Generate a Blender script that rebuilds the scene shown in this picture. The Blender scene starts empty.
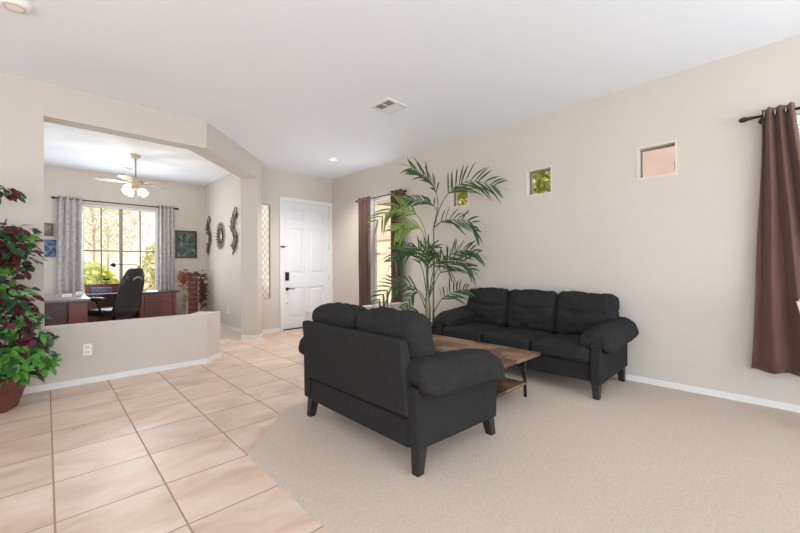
import bpy, bmesh, math, random
from mathutils import Vector, Matrix, noise
PI = math.pi
scn = bpy.context.scene
COL = scn.collection
random.seed(7)
R = random.Random(11)

# ------------------------------------------------------------------ camera
FPX, YAW, PIT, ROL = 370.86, 0.7619, 0.0013, -0.0056
CAM_H = 1.175
F = Vector((math.sin(YAW)*math.cos(PIT), math.cos(YAW)*math.cos(PIT), math.sin(PIT)))
R0 = Vector((math.cos(YAW), -math.sin(YAW), 0))
U0 = R0.cross(F)
RR = R0*math.cos(ROL) + U0*math.sin(ROL)
UU = -R0*math.sin(ROL) + U0*math.cos(ROL)
cd = bpy.data.cameras.new('camera')
cam = bpy.data.objects.new('camera', cd)
COL.objects.link(cam)
cd.sensor_width = 36
cd.lens = FPX/800*36
cd.clip_start = 0.05
cd.clip_end = 500
M = Matrix((RR, UU, -F)).transposed().to_4x4()
M.translation = (0, 0, CAM_H)
cam.matrix_world = M
scn.camera = cam

# ------------------------------------------------------------------ world, sun, daylight
scn.view_settings.view_transform = 'Standard'
scn.view_settings.look = 'None'
scn.view_settings.gamma = 1
scn.view_settings.use_curve_mapping = False
scn.view_settings.exposure = 0.0
try:
    scn.cycles.max_bounces = 10
    scn.cycles.diffuse_bounces = 6
    scn.cycles.transparent_max_bounces = 16
    scn.cycles.sample_clamp_indirect = 4
    scn.cycles.caustics_reflective = False
    scn.cycles.caustics_refractive = False
except Exception:
    pass

w = bpy.data.worlds.new('sky')
scn.world = w
w.use_nodes = True
nt = w.node_tree
bg = nt.nodes['Background']
tc = nt.nodes.new('ShaderNodeTexCoord')
nz = nt.nodes.new('ShaderNodeTexNoise')
nz.inputs['Scale'].default_value = 3.2
nz.inputs['Detail'].default_value = 5
cr = nt.nodes.new('ShaderNodeValToRGB')
cr.color_ramp.elements[0].position = .30
cr.color_ramp.elements[0].color = (.55, .74, 1, 1)
cr.color_ramp.elements[1].position = .50
cr.color_ramp.elements[1].color = (1, 1, 1, 1)
nt.links.new(tc.outputs['Generated'], nz.inputs['Vector'])
nt.links.new(nz.outputs['Fac'], cr.inputs['Fac'])
nt.links.new(cr.outputs['Color'], bg.inputs['Color'])
bg.inputs['Strength'].default_value = 1.25

sd = bpy.data.lights.new('sun', 'SUN')
sd.energy = 3.6
sd.angle = math.radians(1.5)
sd.color = (1, .95, .86)
so = bpy.data.objects.new('sun', sd)
COL.objects.link(so)
so.rotation_euler = Vector((.50, .42, -.76)).to_track_quat('-Z', 'Y').to_euler()


def area(name, loc, dirv, sx, sy, power, col=(1, 1, 1)):
    d = bpy.data.lights.new(name, 'AREA')
    d.shape = 'RECTANGLE'
    d.size, d.size_y = sx, sy
    d.energy = power
    d.color = col
    o = bpy.data.objects.new(name, d)
    COL.objects.link(o)
    o.location = loc
    o.rotation_euler = Vector(dirv).to_track_quat('-Z', 'Y').to_euler()
    return o


# rear and side fill lamps, added in unseen openings to brighten the room
DAY = (.87, .975, 1.078)
area('fill_rear', (0.6, -3.97, 1.25), (0, 1, .55), 6.0, 2.3, 270, DAY)
area('fill_side', (-3.17, 0.2, 1.25), (1, 0.15, .8), 5.0, 2.3, 104, DAY)
area('daylight_office', (1.06, 8.86, 1.55), (0, -1, 0), 1.15, 1.5, 34, DAY)
area('fill_office_side', (-1.62, 7.4, 1.3), (1, 0, 0), 2.0, 2.0, 34, DAY)  # added fill lamp; the office wall behind it has no window
area('daylight_entry', (4.18, 4.91, 1.5), (-1, .35, .3), .44, 1.7, 11, DAY)
area('daylight_right', (4.27, -1.0, 1.5), (-1, 0, .2), 1.4, 1.5, 12, DAY)

XR, YL, YB, H = 4.2966, 4.974, 6.541, 2.988
XO, YF = 2.55, 8.9
XL, YK = -3.2, -4.0


# ------------------------------------------------------------------ materials
def lin(c):
    return tuple(((v/255)/12.92 if v/255 <= .04045 else ((v/255+.055)/1.055)**2.4) for v in c)


def mat(name, col, rough=.6, metal=0, noise_amt=0, scale=8, stretch=(1, 1, 1), bump=0, bscale=200, spec=.5, emit=None, coat=0, sheen=0):
    m = bpy.data.materials.new(name)
    m.use_nodes = True
    t = m.node_tree
    b = t.nodes['Principled BSDF']
    c = lin(col) + (1,)
    b.inputs['Base Color'].default_value = c
    b.inputs['Roughness'].default_value = rough
    b.inputs['Metallic'].default_value = metal
    b.inputs['Specular IOR Level'].default_value = spec
    b.inputs['Coat Weight'].default_value = coat
    b.inputs['Sheen Weight'].default_value = sheen
    co = t.nodes.new('ShaderNodeTexCoord')
    mp = t.nodes.new('ShaderNodeMapping')
    mp.inputs['Scale'].default_value = stretch
    t.links.new(co.outputs['Object'], mp.inputs['Vector'])
    n = t.nodes.new('ShaderNodeTexNoise')
    n.inputs['Scale'].default_value = scale
    n.inputs['Detail'].default_value = 4
    t.links.new(mp.outputs['Vector'], n.inputs['Vector'])
    r = t.nodes.new('ShaderNodeValToRGB')
    lo = tuple(max(0, v*(1-noise_amt)) for v in c[:3]) + (1,)
    hi = tuple(min(1, v*(1+noise_amt)) for v in c[:3]) + (1,)
    r.color_ramp.elements[0].color = lo
    r.color_ramp.elements[0].position = .3
    r.color_ramp.elements[1].color = hi
    r.color_ramp.elements[1].position = .7
    t.links.new(n.outputs['Fac'], r.inputs['Fac'])
    t.links.new(r.outputs['Color'], b.inputs['Base Color'])
    if bump:
        n2 = t.nodes.new('ShaderNodeTexNoise')
        n2.inputs['Scale'].default_value = bscale
        n2.inputs['Detail'].default_value = 3
        t.links.new(co.outputs['Object'], n2.inputs['Vector'])
        bp = t.nodes.new('ShaderNodeBump')
        bp.inputs['Strength'].default_value = bump
        bp.inputs['Distance'].default_value = .01
        t.links.new(n2.outputs['Fac'], bp.inputs['Height'])
        t.links.new(bp.outputs['Normal'], b.inputs['Normal'])
    if emit:
        b.inputs['Emission Color'].default_value = lin(emit[0]) + (1,)
        b.inputs['Emission Strength'].default_value = emit[1]
    return m


def tile_mat():
    m = bpy.data.materials.new('tile')
    m.use_nodes = True
    t = m.node_tree
    N, L = t.nodes, t.links
    b = N['Principled BSDF']
    g = N.new('ShaderNodeNewGeometry')
    s = N.new('ShaderNodeSeparateXYZ')
    L.new(g.outputs['Position'], s.inputs[0])
    T = .4422

    def mth(op, a, bb=None, c=None):
        n = N.new('ShaderNodeMath')
        n.operation = op
        for i, v in enumerate((a, bb, c)):
            if v is None:
                continue
            if isinstance(v, (int, float)):
                n.inputs[i].default_value = v
            else:
                L.new(v, n.inputs[i])
        return n.outputs[0]
    u = mth('DIVIDE', mth('SUBTRACT', s.outputs[0], .0252-40*T), T)
    v = mth('DIVIDE', mth('SUBTRACT', s.outputs[1], 2.3497-40*T), T)

    def dist(x):
        f = mth('FRACT', x)
        return mth('MULTIPLY', mth('MINIMUM', f, mth('SUBTRACT', 1.0, f)), T)
    gu = mth('LESS_THAN', dist(u), .0042)
    gv = mth('LESS_THAN', dist(v), .004)
    gm = mth('MAXIMUM', gu, gv)
    # per tile random
    cmb = N.new('ShaderNodeCombineXYZ')
    L.new(mth('FLOOR', u), cmb.inputs[0])
    L.new(mth('FLOOR', v), cmb.inputs[1])
    wn = N.new('ShaderNodeTexWhiteNoise')
    wn.noise_dimensions = '2D'
    L.new(cmb.outputs[0], wn.inputs['Vector'])
    off = N.new('ShaderNodeVectorMath')
    off.operation = 'MULTIPLY_ADD'
    off.inputs[1].default_value = (9, 9, 9)
    L.new(wn.outputs['Color'], off.inputs[0])
    L.new(g.outputs['Position'], off.inputs[2])
    mp = N.new('ShaderNodeMapping')
    mp.inputs['Scale'].default_value = (1.7, 3.6, 1)
    L.new(off.outputs[0], mp.inputs['Vector'])
    n1 = N.new('ShaderNodeTexNoise')
    n1.inputs['Scale'].default_value = 1.5
    n1.inputs['Detail'].default_value = 6
    n1.inputs['Distortion'].default_value = .7
    L.new(mp.outputs[0], n1.inputs['Vector'])
    r = N.new('ShaderNodeValToRGB')
    e = r.color_ramp.elements
    e[0].position = .3
    e[0].color = lin((197, 168, 148)) + (1,)
    e[1].position = .72
    e[1].color = lin((224, 206, 191)) + (1,)
    x = e.new(.5)
    x.color = lin((215, 189, 170)) + (1,)
    L.new(n1.outputs['Fac'], r.inputs['Fac'])
    hs = N.new('ShaderNodeHueSaturation')
    L.new(r.outputs['Color'], hs.inputs['Color'])
    L.new(mth('MULTIPLY_ADD', wn.outputs['Value'], .12, .94), hs.inputs['Value'])
    mx = N.new('ShaderNodeMixRGB')
    mx.inputs[2].default_value = lin((160, 134, 112)) + (1,)
    L.new(gm, mx.inputs[0])
    L.new(hs.outputs['Color'], mx.inputs[1])
    L.new(mx.outputs[0], b.inputs['Base Color'])
    L.new(mth('MULTIPLY_ADD', gm, .5, mth('MULTIPLY_ADD', n1.outputs['Fac'], .25, .22)), b.inputs['Roughness'])
    bp = N.new('ShaderNodeBump')
    bp.inputs['Strength'].default_value = .35
    bp.inputs['Distance'].default_value = .003
    L.new(mth('MULTIPLY_ADD', gm, -1.0, mth('MULTIPLY', n1.outputs['Fac'], .35)), bp.inputs['Height'])
    L.new(bp.outputs[0], b.inputs['Normal'])
    return m


def wood_mat(name, cols, plank=.1, along='x', rough=.5):
    """board material: planks along one axis, every board its own tone"""
    m = bpy.data.materials.new(name)
    m.use_nodes = True
    t = m.node_tree
    N, L = t.nodes, t.links
    b = N['Principled BSDF']
    co = N.new('ShaderNodeTexCoord')
    s = N.new('ShaderNodeSeparateXYZ')
    L.new(co.outputs['Object'], s.inputs[0])

    def mth(op, a, bb=None):
        n = N.new('ShaderNodeMath')
        n.operation = op
        for i, v in enumerate((a, bb)):
            if v is None:
                continue
            if isinstance(v, (int, float)):
                n.inputs[i].default_value = v
            else:
                L.new(v, n.inputs[i])
        return n.outputs[0]
    ia, ib = (0, 1) if along == 'x' else (1, 0)
    row = mth('FLOOR', mth('DIVIDE', s.outputs[ib], plank))
    seg = mth('FLOOR', mth('ADD', mth('MULTIPLY', s.outputs[ia], 5.2), mth('MULTIPLY', row, .37)))
    c = N.new('ShaderNodeCombineXYZ')
    L.new(row, c.inputs[0])
    L.new(seg, c.inputs[1])
    wn = N.new('ShaderNodeTexWhiteNoise')
    wn.noise_dimensions = '2D'
    L.new(c.outputs[0], wn.inputs['Vector'])
    mp = N.new('ShaderNodeMapping')
    mp.inputs['Scale'].default_value = (3, 26, 26) if along == 'x' else (26, 3, 26)
    L.new(co.outputs['Object'], mp.inputs['Vector'])
    n = N.new('ShaderNodeTexNoise')
    n.inputs['Scale'].default_value = 2.2
    n.inputs['Detail'].default_value = 5
    L.new(mp.outputs[0], n.inputs['Vector'])
    f = mth('ADD', mth('MULTIPLY', wn.outputs['Value'], .72), mth('MULTIPLY', n.outputs['Fac'], .36))
    r = N.new('ShaderNodeValToRGB')
    e = r.color_ramp.elements
    e[0].position = .12
    e[0].color = lin(cols[0]) + (1,)
    e[1].position = .95
    e[1].color = lin(cols[-1]) + (1,)
    for i, cc in enumerate(cols[1:-1]):
        x = e.new(.12 + .83*(i+1)/(len(cols)-1))
        x.color = lin(cc) + (1,)
    L.new(f, r.inputs['Fac'])
    L.new(r.outputs['Color'], b.inputs['Base Color'])
    b.inputs['Roughness'].default_value = rough
    return m


def glass_mat(name='pane_glass', tint=(1, 1, 1), gl=.012):
    m = bpy.data.materials.new(name)
    m.use_nodes = True
    t = m.node_tree
    t.nodes.clear()
    o = t.nodes.new('ShaderNodeOutputMaterial')
    mx = t.nodes.new('ShaderNodeMixShader')
    tr = t.nodes.new('ShaderNodeBsdfTransparent')
    tr.inputs[0].default_value = tint + (1,)
    g = t.nodes.new('ShaderNodeBsdfGlossy')
    g.inputs['Roughness'].default_value = .02
    mx.inputs[0].default_value = gl
    t.links.new(tr.outputs[0], mx.inputs[1])
    t.links.new(g.outputs[0], mx.inputs[2])
    t.links.new(mx.outputs[0], o.inputs[0])
    return m


def frosted_mat(name, col=(250, 248, 245), tr=.9):
    m = bpy.data.materials.new(name)
    m.use_nodes = True
    t = m.node_tree
    t.nodes.clear()
    o = t.nodes.new('ShaderNodeOutputMaterial')
    mx = t.nodes.new('ShaderNodeMixShader')
    a = t.nodes.new('ShaderNodeBsdfTranslucent')
    a.inputs[0].default_value = lin(col) + (1,)
    d = t.nodes.new('ShaderNodeBsdfTransparent')
    mx.inputs[0].default_value = tr
    t.links.new(d.outputs[0], mx.inputs[1])
    t.links.new(a.outputs[0], mx.inputs[2])
    t.links.new(mx.outputs[0], o.inputs[0])
    return m


def leaf_mat(name, col, amt=.35, rough=.42):
    m = mat(name, col, rough, noise_amt=amt, scale=14)
    t = m.node_tree
    b = t.nodes['Principled BSDF']
    try:
        b.inputs['Subsurface Weight'].default_value = 0
    except Exception:
        pass
    out = [n for n in t.nodes if n.type == 'OUTPUT_MATERIAL'][0]
    tl = t.nodes.new('ShaderNodeBsdfTranslucent')
    rmp = [n for n in t.nodes if n.type == 'VALTORGB'][0]
    t.links.new(rmp.outputs['Color'], tl.inputs[0])
    mx = t.nodes.new('ShaderNodeMixShader')
    mx.inputs[0].default_value = .25
    t.links.new(b.outputs[0], mx.inputs[1])
    t.links.new(tl.outputs[0], mx.inputs[2])
    t.links.new(mx.outputs[0], out.inputs[0])
    return m


def art_mat(name, cols, scale=6, bits=5):
    """an abstract painted picture of soft patches"""
    m = bpy.data.materials.new(name)
    m.use_nodes = True
    t = m.node_tree
    b = t.nodes['Principled BSDF']
    co = t.nodes.new('ShaderNodeTexCoord')
    v = t.nodes.new('ShaderNodeTexVoronoi')
    v.inputs['Scale'].default_value = scale
    n = t.nodes.new('ShaderNodeTexNoise')
    n.inputs['Scale'].default_value = scale*1.3
    n.inputs['Detail'].default_value = bits
    t.links.new(co.outputs['Object'], v.inputs['Vector'])
    t.links.new(co.outputs['Object'], n.inputs['Vector'])
    a = t.nodes.new('ShaderNodeMath')
    a.operation = 'MULTIPLY_ADD'
    a.inputs[1].default_value = .55
    t.links.new(v.outputs['Distance'], a.inputs[0])
    sc_ = t.nodes.new('ShaderNodeMath')
    sc_.operation = 'MULTIPLY'
    sc_.inputs[1].default_value = .8
    t.links.new(n.outputs['Fac'], sc_.inputs[0])
    t.links.new(sc_.outputs[0], a.inputs[2])
    r = t.nodes.new('ShaderNodeValToRGB')
    e = r.color_ramp.elements
    e[0].position = .25
    e[0].color = lin(cols[0]) + (1,)
    e[1].position = .9
    e[1].color = lin(cols[-1]) + (1,)
    for i, c in enumerate(cols[1:-1]):
        x = e.new(.25 + .65*(i+1)/(len(cols)-1))
        x.color = lin(c) + (1,)
    t.links.new(a.outputs[0], r.inputs['Fac'])
    t.links.new(r.outputs['Color'], b.inputs['Base Color'])
    b.inputs['Roughness'].default_value = .5
    return m


MT = {}
MT['wall'] = mat('wall_paint', (202, 194, 185), .85, bump=.12, bscale=160, noise_amt=.01)
MT['ceil'] = mat('ceiling_paint', (234, 239, 245), .9, bump=.1, bscale=140)
MT['trim'] = mat('white_trim', (226, 225, 223), .5)
MT['sill'] = mat('sill_paint', (217, 209, 200), .7)
MT['rust'] = mat('rusty_metal', (92, 70, 64), .6, metal=.1)
MT['door'] = mat('door_white', (222, 223, 225), .45)
MT['tile'] = tile_mat()
MT['carpet'] = mat('carpet', (226, 207, 188), 1, noise_amt=.085, scale=70, bump=1.0, bscale=330, spec=.1, sheen=.2)
MT['sofa'] = mat('charcoal_fabric', (45, 44, 44), .95, noise_amt=.12, scale=30, bump=.25, bscale=500, spec=.12)
MT['sofa_leg'] = mat('dark_wood_leg', (34, 30, 29), .45)
MT['tabletop'] = wood_mat('patchwork_wood', [(40, 28, 24), (112, 80, 62), (74, 50, 40), (160, 128, 98), (92, 64, 52), (176, 146, 118)], .105, 'y', .42)
MT['iron'] = mat('black_iron', (38, 35, 34), .5, metal=.4)
MT['bronze'] = mat('dark_bronze', (52, 44, 40), .45, metal=.5)
MT['brown_cloth'] = mat('brown_curtain', (94, 61, 50), .8, noise_amt=.1, scale=40, stretch=(1, 1, .1), sheen=.2)
MT['dark_cloth'] = mat('dark_brown_curtain', (84, 60, 54), .8, noise_amt=.08, scale=40, stretch=(1, 1, .1))
MT['grey_cloth'] = mat('grey_patterned_curtain', (178, 173, 172), .85, noise_amt=.2, scale=20)
MT['frame_white'] = mat('white_vinyl', (226, 226, 226), .5)
MT['frame_grey'] = mat('grey_frame', (120, 116, 112), .5)
MT['frame_tan'] = mat('tan_frame', (186, 168, 150), .5)
MT['glass'] = glass_mat()
MT['muntin'] = mat('backlit_muntin', (140, 134, 130), .5)  # darkened so the bars look backlit against the bright window
MT['frost'] = frosted_mat('sidelight_glass', (255, 253, 250), .15)
MT['lead'] = mat('lead_lattice', (150, 146, 140), .5, metal=.3)
MT['blind'] = mat('blind_white', (240, 240, 242), .6)
MT['chrome'] = mat('satin_nickel', (180, 178, 174), .35, metal=.8)
MT['plastic'] = mat('white_plastic', (238, 236, 232), .4)
MT['black'] = mat('black_plastic', (24, 23, 24), .6, spec=.3)
MT['leather'] = mat('black_leather', (34, 34, 35), .38, noise_amt=.1, scale=20)
MT['mahog'] = wood_mat('mahogany', [(78, 34, 28), (104, 48, 38), (124, 62, 48)], .5, 'x', .35)
MT['mahog_dark'] = mat('dark_mahogany', (72, 44, 44), .4, noise_amt=.15, scale=6)
MT['desk_top'] = mat('grey_desk_top', (132, 124, 121), .35, noise_amt=.08, scale=5)
MT['desk_dark'] = mat('dark_desk_top', (66, 50, 48), .25)
MT['palm'] = leaf_mat('palm_leaf', (62, 92, 52), .3)
MT['palm_sunlit'] = leaf_mat('palm_leaf_sunlit', (118, 142, 62), .25)  # sunlight on the left fronds put into the leaf colour
MT['palm_stem'] = mat('palm_stem', (84, 118, 74), .5, noise_amt=.2, scale=30)
MT['palm_husk'] = mat('palm_husk', (160, 124, 92), .8, noise_amt=.3, scale=20)
MT['pot'] = mat('red_brown_pot', (92, 48, 40), .5, noise_amt=.25, scale=9)
MT['pot_dark'] = mat('dark_brown_pot', (82, 50, 40), .5, noise_amt=.2, scale=9)
MT['soil'] = mat('soil_moss', (78, 60, 44), .95, noise_amt=.4, scale=40)
MT['bark'] = mat('bark', (96, 72, 54), .9, noise_amt=.3, scale=30)
MT['leaf_dark'] = leaf_mat('leaf_dark_green', (48, 88, 56), .4)
MT['leaf_bright'] = leaf_mat('leaf_bright_green', (92, 148, 62), .3)
MT['leaf_wine'] = leaf_mat('leaf_burgundy', (86, 28, 44), .35)
MT['blade'] = mat('fan_blade_wood', (128, 112, 98), .45, noise_amt=.15, scale=6)
MT['fan_metal'] = mat('fan_metal', (196, 184, 166), .35, metal=.4)
MT['shade'] = mat('lit_glass_shade', (255, 240, 214), .3, emit=((255, 232, 196), 1.6))
MT['lamp_lit'] = mat('lit_downlight', (255, 250, 240), .3, emit=((255, 248, 236), 6))
MT['vent'] = mat('vent_white', (222, 222, 222), .5)
MT['vent_dark'] = mat('vent_inside', (96, 97, 100), .8)
MT['picframe'] = mat('dark_picture_frame', (66, 50, 42), .4)
MT['art'] = art_mat('teal_painting', [(12, 18, 20), (24, 36, 38), (48, 46, 38), (56, 88, 94), (92, 88, 70), (140, 130, 104)], 11)
MT['art_small'] = art_mat('small_print', [(40, 44, 50), (92, 92, 92), (150, 120, 96)], 16)
MT['art_blue'] = art_mat('blue_print', [(26, 36, 62), (52, 70, 108), (120, 136, 160)], 14)
MT['flower'] = mat('dried_flower_rust', (154, 92, 62), .85, noise_amt=.4, scale=30)
MT['straw'] = mat('dried_straw', (170, 148, 106), .9, noise_amt=.3, scale=30)
MT['straw_dark'] = mat('dried_stem_brown', (96, 72, 54), .9, noise_amt=.3, scale=30)
MT['cream'] = mat('cream_wood', (206, 192, 164), .6)
MT['teal_cloth'] = mat('teal_grey_cloth', (92, 112, 108), .8)
MT['gravel'] = mat('gravel_yard', (196, 172, 140), .95, noise_amt=.25, scale=20)
MT['pale_bark'] = mat('pale_bark', (190, 172, 146), .9, noise_amt=.2, scale=10)
MT['backdrop_white'] = mat('white_backdrop', (244, 240, 232), .95, noise_amt=.04, scale=2)
MT['stucco_rose'] = mat('rose_stucco', (202, 178, 168), .95, noise_amt=.1, scale=1.5)
MT['tree_leaf'] = leaf_mat('sunny_leaf', (186, 194, 104), .4, .6)
MT['stucco_pink'] = mat('pink_stucco', (226, 206, 192), .95, noise_amt=.08, scale=1.5)
MT['stucco_tan'] = mat('tan_stucco', (234, 220, 196), .95, noise_amt=.16, scale=2.5)
MT['hill'] = mat('dry_hill', (206, 198, 168), .95, noise_amt=.25, scale=.4)
MT['lime'] = leaf_mat('lime_leaf', (206, 212, 98), .3, .6)
MT['olive'] = leaf_mat('olive_leaf', (190, 188, 124), .35, .6)
MT['dry'] = leaf_mat('dry_twig_leaf', (228, 228, 200), .3, .7)
MT['screen_glow'] = mat('dim_screen', (90, 84, 110), .3)


# ------------------------------------------------------------------ mesh helpers
class MB:
    def __init__(self):
        self.bm = bmesh.new()

    def box(self, x0, x1, y0, y1, z0, z1, bev=0, mtx=None):
        vs = [self.bm.verts.new((x, y, z)) for x in (x0, x1) for y in (y0, y1) for z in (z0, z1)]
        idx = [(0, 1, 3, 2), (4, 6, 7, 5), (0, 4, 5, 1), (2, 3, 7, 6), (0, 2, 6, 4), (1, 5, 7, 3)]
        fs = [self.bm.faces.new([vs[i] for i in f]) for f in idx]
        if bev:
            es = list({e for f in fs for e in f.edges})
            r = bmesh.ops.bevel(self.bm, geom=es, offset=bev, segments=2, profile=.5, affect='EDGES')
            vs = list({v for f in r['faces'] for v in f.verts} | {v for v in vs if v.is_valid})
        if mtx is not None:
            for v in vs:
                v.co = mtx @ v.co
        return self

    def prism(self, pts, z0, z1, axis='z'):
        """polygon extruded; axis z: pts are (x,y); axis x: pts are (y,z); axis y: pts are (x,z)"""
        def mk(p, h):
            return {'z': (p[0], p[1], h), 'x': (h, p[0], p[1]), 'y': (p[0], h, p[1])}[axis]
        a = [self.bm.verts.new(mk(p, z0)) for p in pts]
        b = [self.bm.verts.new(mk(p, z1)) for p in pts]
        n = len(pts)
        self.bm.faces.new(a)
        self.bm.faces.new(b[::-1])
        for i in range(n):
            j = (i+1) % n
            self.bm.faces.new((a[i], b[i], b[j], a[j]))
        bmesh.ops.recalc_face_normals(self.bm, faces=self.bm.faces)
        return self

    def tube(self, pts, r, seg=8, caps=True):
        pts = [Vector(p) for p in pts]
        n = len(pts)
        rs = r if isinstance(r, (list, tuple)) else [r]*n
        rings = []
        up = Vector((0, 0, 1))
        prev = None
        for i, p in enumerate(pts):
            d = (pts[min(i+1, n-1)] - pts[max(i-1, 0)])
            if d.length < 1e-9:
                d = Vector((0, 0, 1))
            d.normalize()
            if prev is None:
                a = up if abs(d.z) < .9 else Vector((1, 0, 0))
                x = d.cross(a).normalized()
            else:
                x = (prev - d*prev.dot(d))
                x = x.normalized() if x.length > 1e-6 else d.orthogonal().normalized()
            prev = x
            y = d.cross(x)
            rings.append([self.bm.verts.new(p + (x*math.cos(2*PI*k/seg) + y*math.sin(2*PI*k/seg))*rs[i]) for k in range(seg)])
        for i in range(n-1):
            for k in range(seg):
                l = (k+1) % seg
                f = self.bm.faces.new((rings[i][k], rings[i][l], rings[i+1][l], rings[i+1][k]))
                f.smooth = True
        if caps:
            self.bm.faces.new(rings[0][::-1])
            self.bm.faces.new(rings[-1])
        return self

    def lathe(self, prof, seg=24, cx=0, cy=0, smooth=True, ell=1, mtx=None):
        rings = []
        for r, z in prof:
            if r < 1e-6:
                rings.append([self.bm.verts.new((cx, cy, z))])
            else:
                rings.append([self.bm.verts.new((cx + r*math.cos(2*PI*k/seg), cy + ell*r*math.sin(2*PI*k/seg), z)) for k in range(seg)])
        for a, b in zip(rings[:-1], rings[1:]):
            for k in range(seg):
                l = (k+1) % seg
                if len(a) == 1 and len(b) == 1:
                    continue
                if len(a) == 1:
                    f = self.bm.faces.new((a[0], b[l], b[k]))
                elif len(b) == 1:
                    f = self.bm.faces.new((a[k], a[l], b[0]))
                else:
                    f = self.bm.faces.new((a[k], a[l], b[l], b[k]))
                f.smooth = smooth
        if mtx is not None:
            for rg in rings:
                for v in rg:
                    v.co = mtx @ v.co
        return self

    def blade(self, base, d, nrm, L, wd, droop=0, seg=4):
        """a leaf: narrow folded strip from base along d, width in the plane perpendicular to nrm"""
        d = Vector(d).normalized()
        s = d.cross(Vector(nrm))
        s = s.normalized() if s.length > 1e-4 else d.orthogonal().normalized()
        k = s.cross(d).normalized()
        prev = None
        p = Vector(base)
        for i in range(seg+1):
            t = i/seg
            wv = wd*(math.sin(PI*min(1, .12+t*.88))**.8) if t < 1 else 0
            c = p + d*(L*t) - Vector((0, 0, droop*L*t*t))
            if t >= 1:
                tip = self.bm.verts.new(c)
                f = self.bm.faces.new((prev[0], prev[1], tip))
                f2 = self.bm.faces.new((prev[1], prev[2], tip))
                f.smooth = f2.smooth = True
            else:
                row = [self.bm.verts.new(c - s*wv*.5 + k*wv*.12), self.bm.verts.new(c), self.bm.verts.new(c + s*wv*.5 + k*wv*.12)]
                if prev:
                    for a in (0, 1):
                        f = self.bm.faces.new((prev[a], prev[a+1], row[a+1], row[a]))
                        f.smooth = True
                prev = row
        return self

    def cushion(self, c, size, r=.35, puff=.0, n=10, wr=.004, seed=0, mtx=None, sag=0, tuft=None, pz=1.0):
        """soft upholstered block: rounded box, swollen in the middle, slight wrinkles"""
        t = bmesh.new()
        bmesh.ops.create_cube(t, size=2)
        bmesh.ops.subdivide_edges(t, edges=t.edges, cuts=n, use_grid_fill=True)
        hx, hy, hz = size[0]/2, size[1]/2, size[2]/2
        rad = min(hx, hy, hz)*r*2
        rad = min(rad, hx, hy, hz)
        vm = {}
        for v in t.verts:
            p = v.co
            q = Vector((p.x*hx, p.y*hy, p.z*hz))
            inn = Vector((max(-hx+rad, min(hx-rad, q.x)), max(-hy+rad, min(hy-rad, q.y)), max(-hz+rad, min(hz-rad, q.z))))
            dlt = q - inn
            if dlt.length > 1e-7:
                q = inn + dlt.normalized()*rad
            bu = (1-p.x**2)*(1-p.y**2)
            bv = (1-p.x**2)*(1-p.z**2)
            bw = (1-p.y**2)*(1-p.z**2)
            q.z += puff*pz*p.z*bu
            q.y += puff*.8*p.y*bv
            q.x += puff*.5*p.x*bw
            q.z -= sag*(1-p.x**2)*(1-p.y**2)
            if tuft:
                # a sewn line across the front face with two dimples
                if p.y < -.5:
                    q.y += tuft*math.exp(-((p.z-.10+.06*math.sin(5*p.x+seed))/.09)**2)*(1-p.x**4)
                    q.y += tuft*.5*(noise.noise(Vector((p.x*2.2+seed, p.z*6, 3))))*(1-p.x**4)
            if wr:
                nn = noise.noise(Vector((q.x*7+seed*3.1, q.y*7, q.z*9)))
                n3 = noise.noise(Vector((q.x*18+seed, q.y*18, q.z*18)))
                dirn = dlt.normalized() if dlt.length > 1e-6 else p.normalized()
                q += dirn*(nn*wr*2 + n3*wr)
            q += Vector(c)
            if mtx is not None:
                q = mtx @ q
            vm[v] = self.bm.verts.new(q)
        for f in t.faces:
            g = self.bm.faces.new([vm[v] for v in f.verts])
            g.smooth = True
        t.free()
        return self

    def xf(self, mtx):
        for v in self.bm.verts:
            v.co = mtx @ v.co
        return self

    def build(self, name, material, parent=None, smooth=None):
        bmesh.ops.recalc_face_normals(self.bm, faces=self.bm.faces)
        me = bpy.data.meshes.new(name)
        self.bm.to_mesh(me)
        self.bm.free()
        if isinstance(material, (list, tuple)):
            for mm in material:
                me.materials.append(mm)
        else:
            me.materials.append(material)
        if smooth:
            for p in me.polygons:
                p.use_smooth = True
        o = bpy.data.objects.new(name, me)
        COL.objects.link(o)
        if parent is not None:
            o.parent = parent
        return o


def thing(name, label, cat, loc=(0, 0, 0), rz=0, group=None):
    o = bpy.data.objects.new(name, None)
    o.empty_display_size = .1
    COL.objects.link(o)
    o.location = loc
    o.rotation_euler = (0, 0, rz)
    return tag(o, label, cat, group)


def tag(o, label, cat, group=None):
    o['label'] = label
    o['category'] = cat
    if group:
        o['group'] = group
    return o


def struct(o, label=None, cat=None):
    o['kind'] = 'structure'
    if label:
        o['label'] = label
        o['category'] = cat
    return o


def pbox(name, parent, m, *a, bev=0):
    return MB().box(*a, bev=bev).build(name, m, parent)


def cells(mb, a0, a1, z0, z1, holes, put):
    """fill a rectangle with boxes, leaving the holes (a0,a1,z0,z1) open"""
    xs = sorted({a0, a1} | {v for h in holes for v in h[:2]})
    for i in range(len(xs)-1):
        l, r_ = xs[i], xs[i+1]
        hs = sorted([h for h in holes if h[0] <= l+1e-6 and h[1] >= r_-1e-6], key=lambda h: h[2])
        z = z0
        for h in hs:
            if h[2] > z+1e-6:
                put(mb, l, r_, z, h[2])
            z = h[3]
        if z < z1-1e-6:
            put(mb, l, r_, z, z1)


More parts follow.
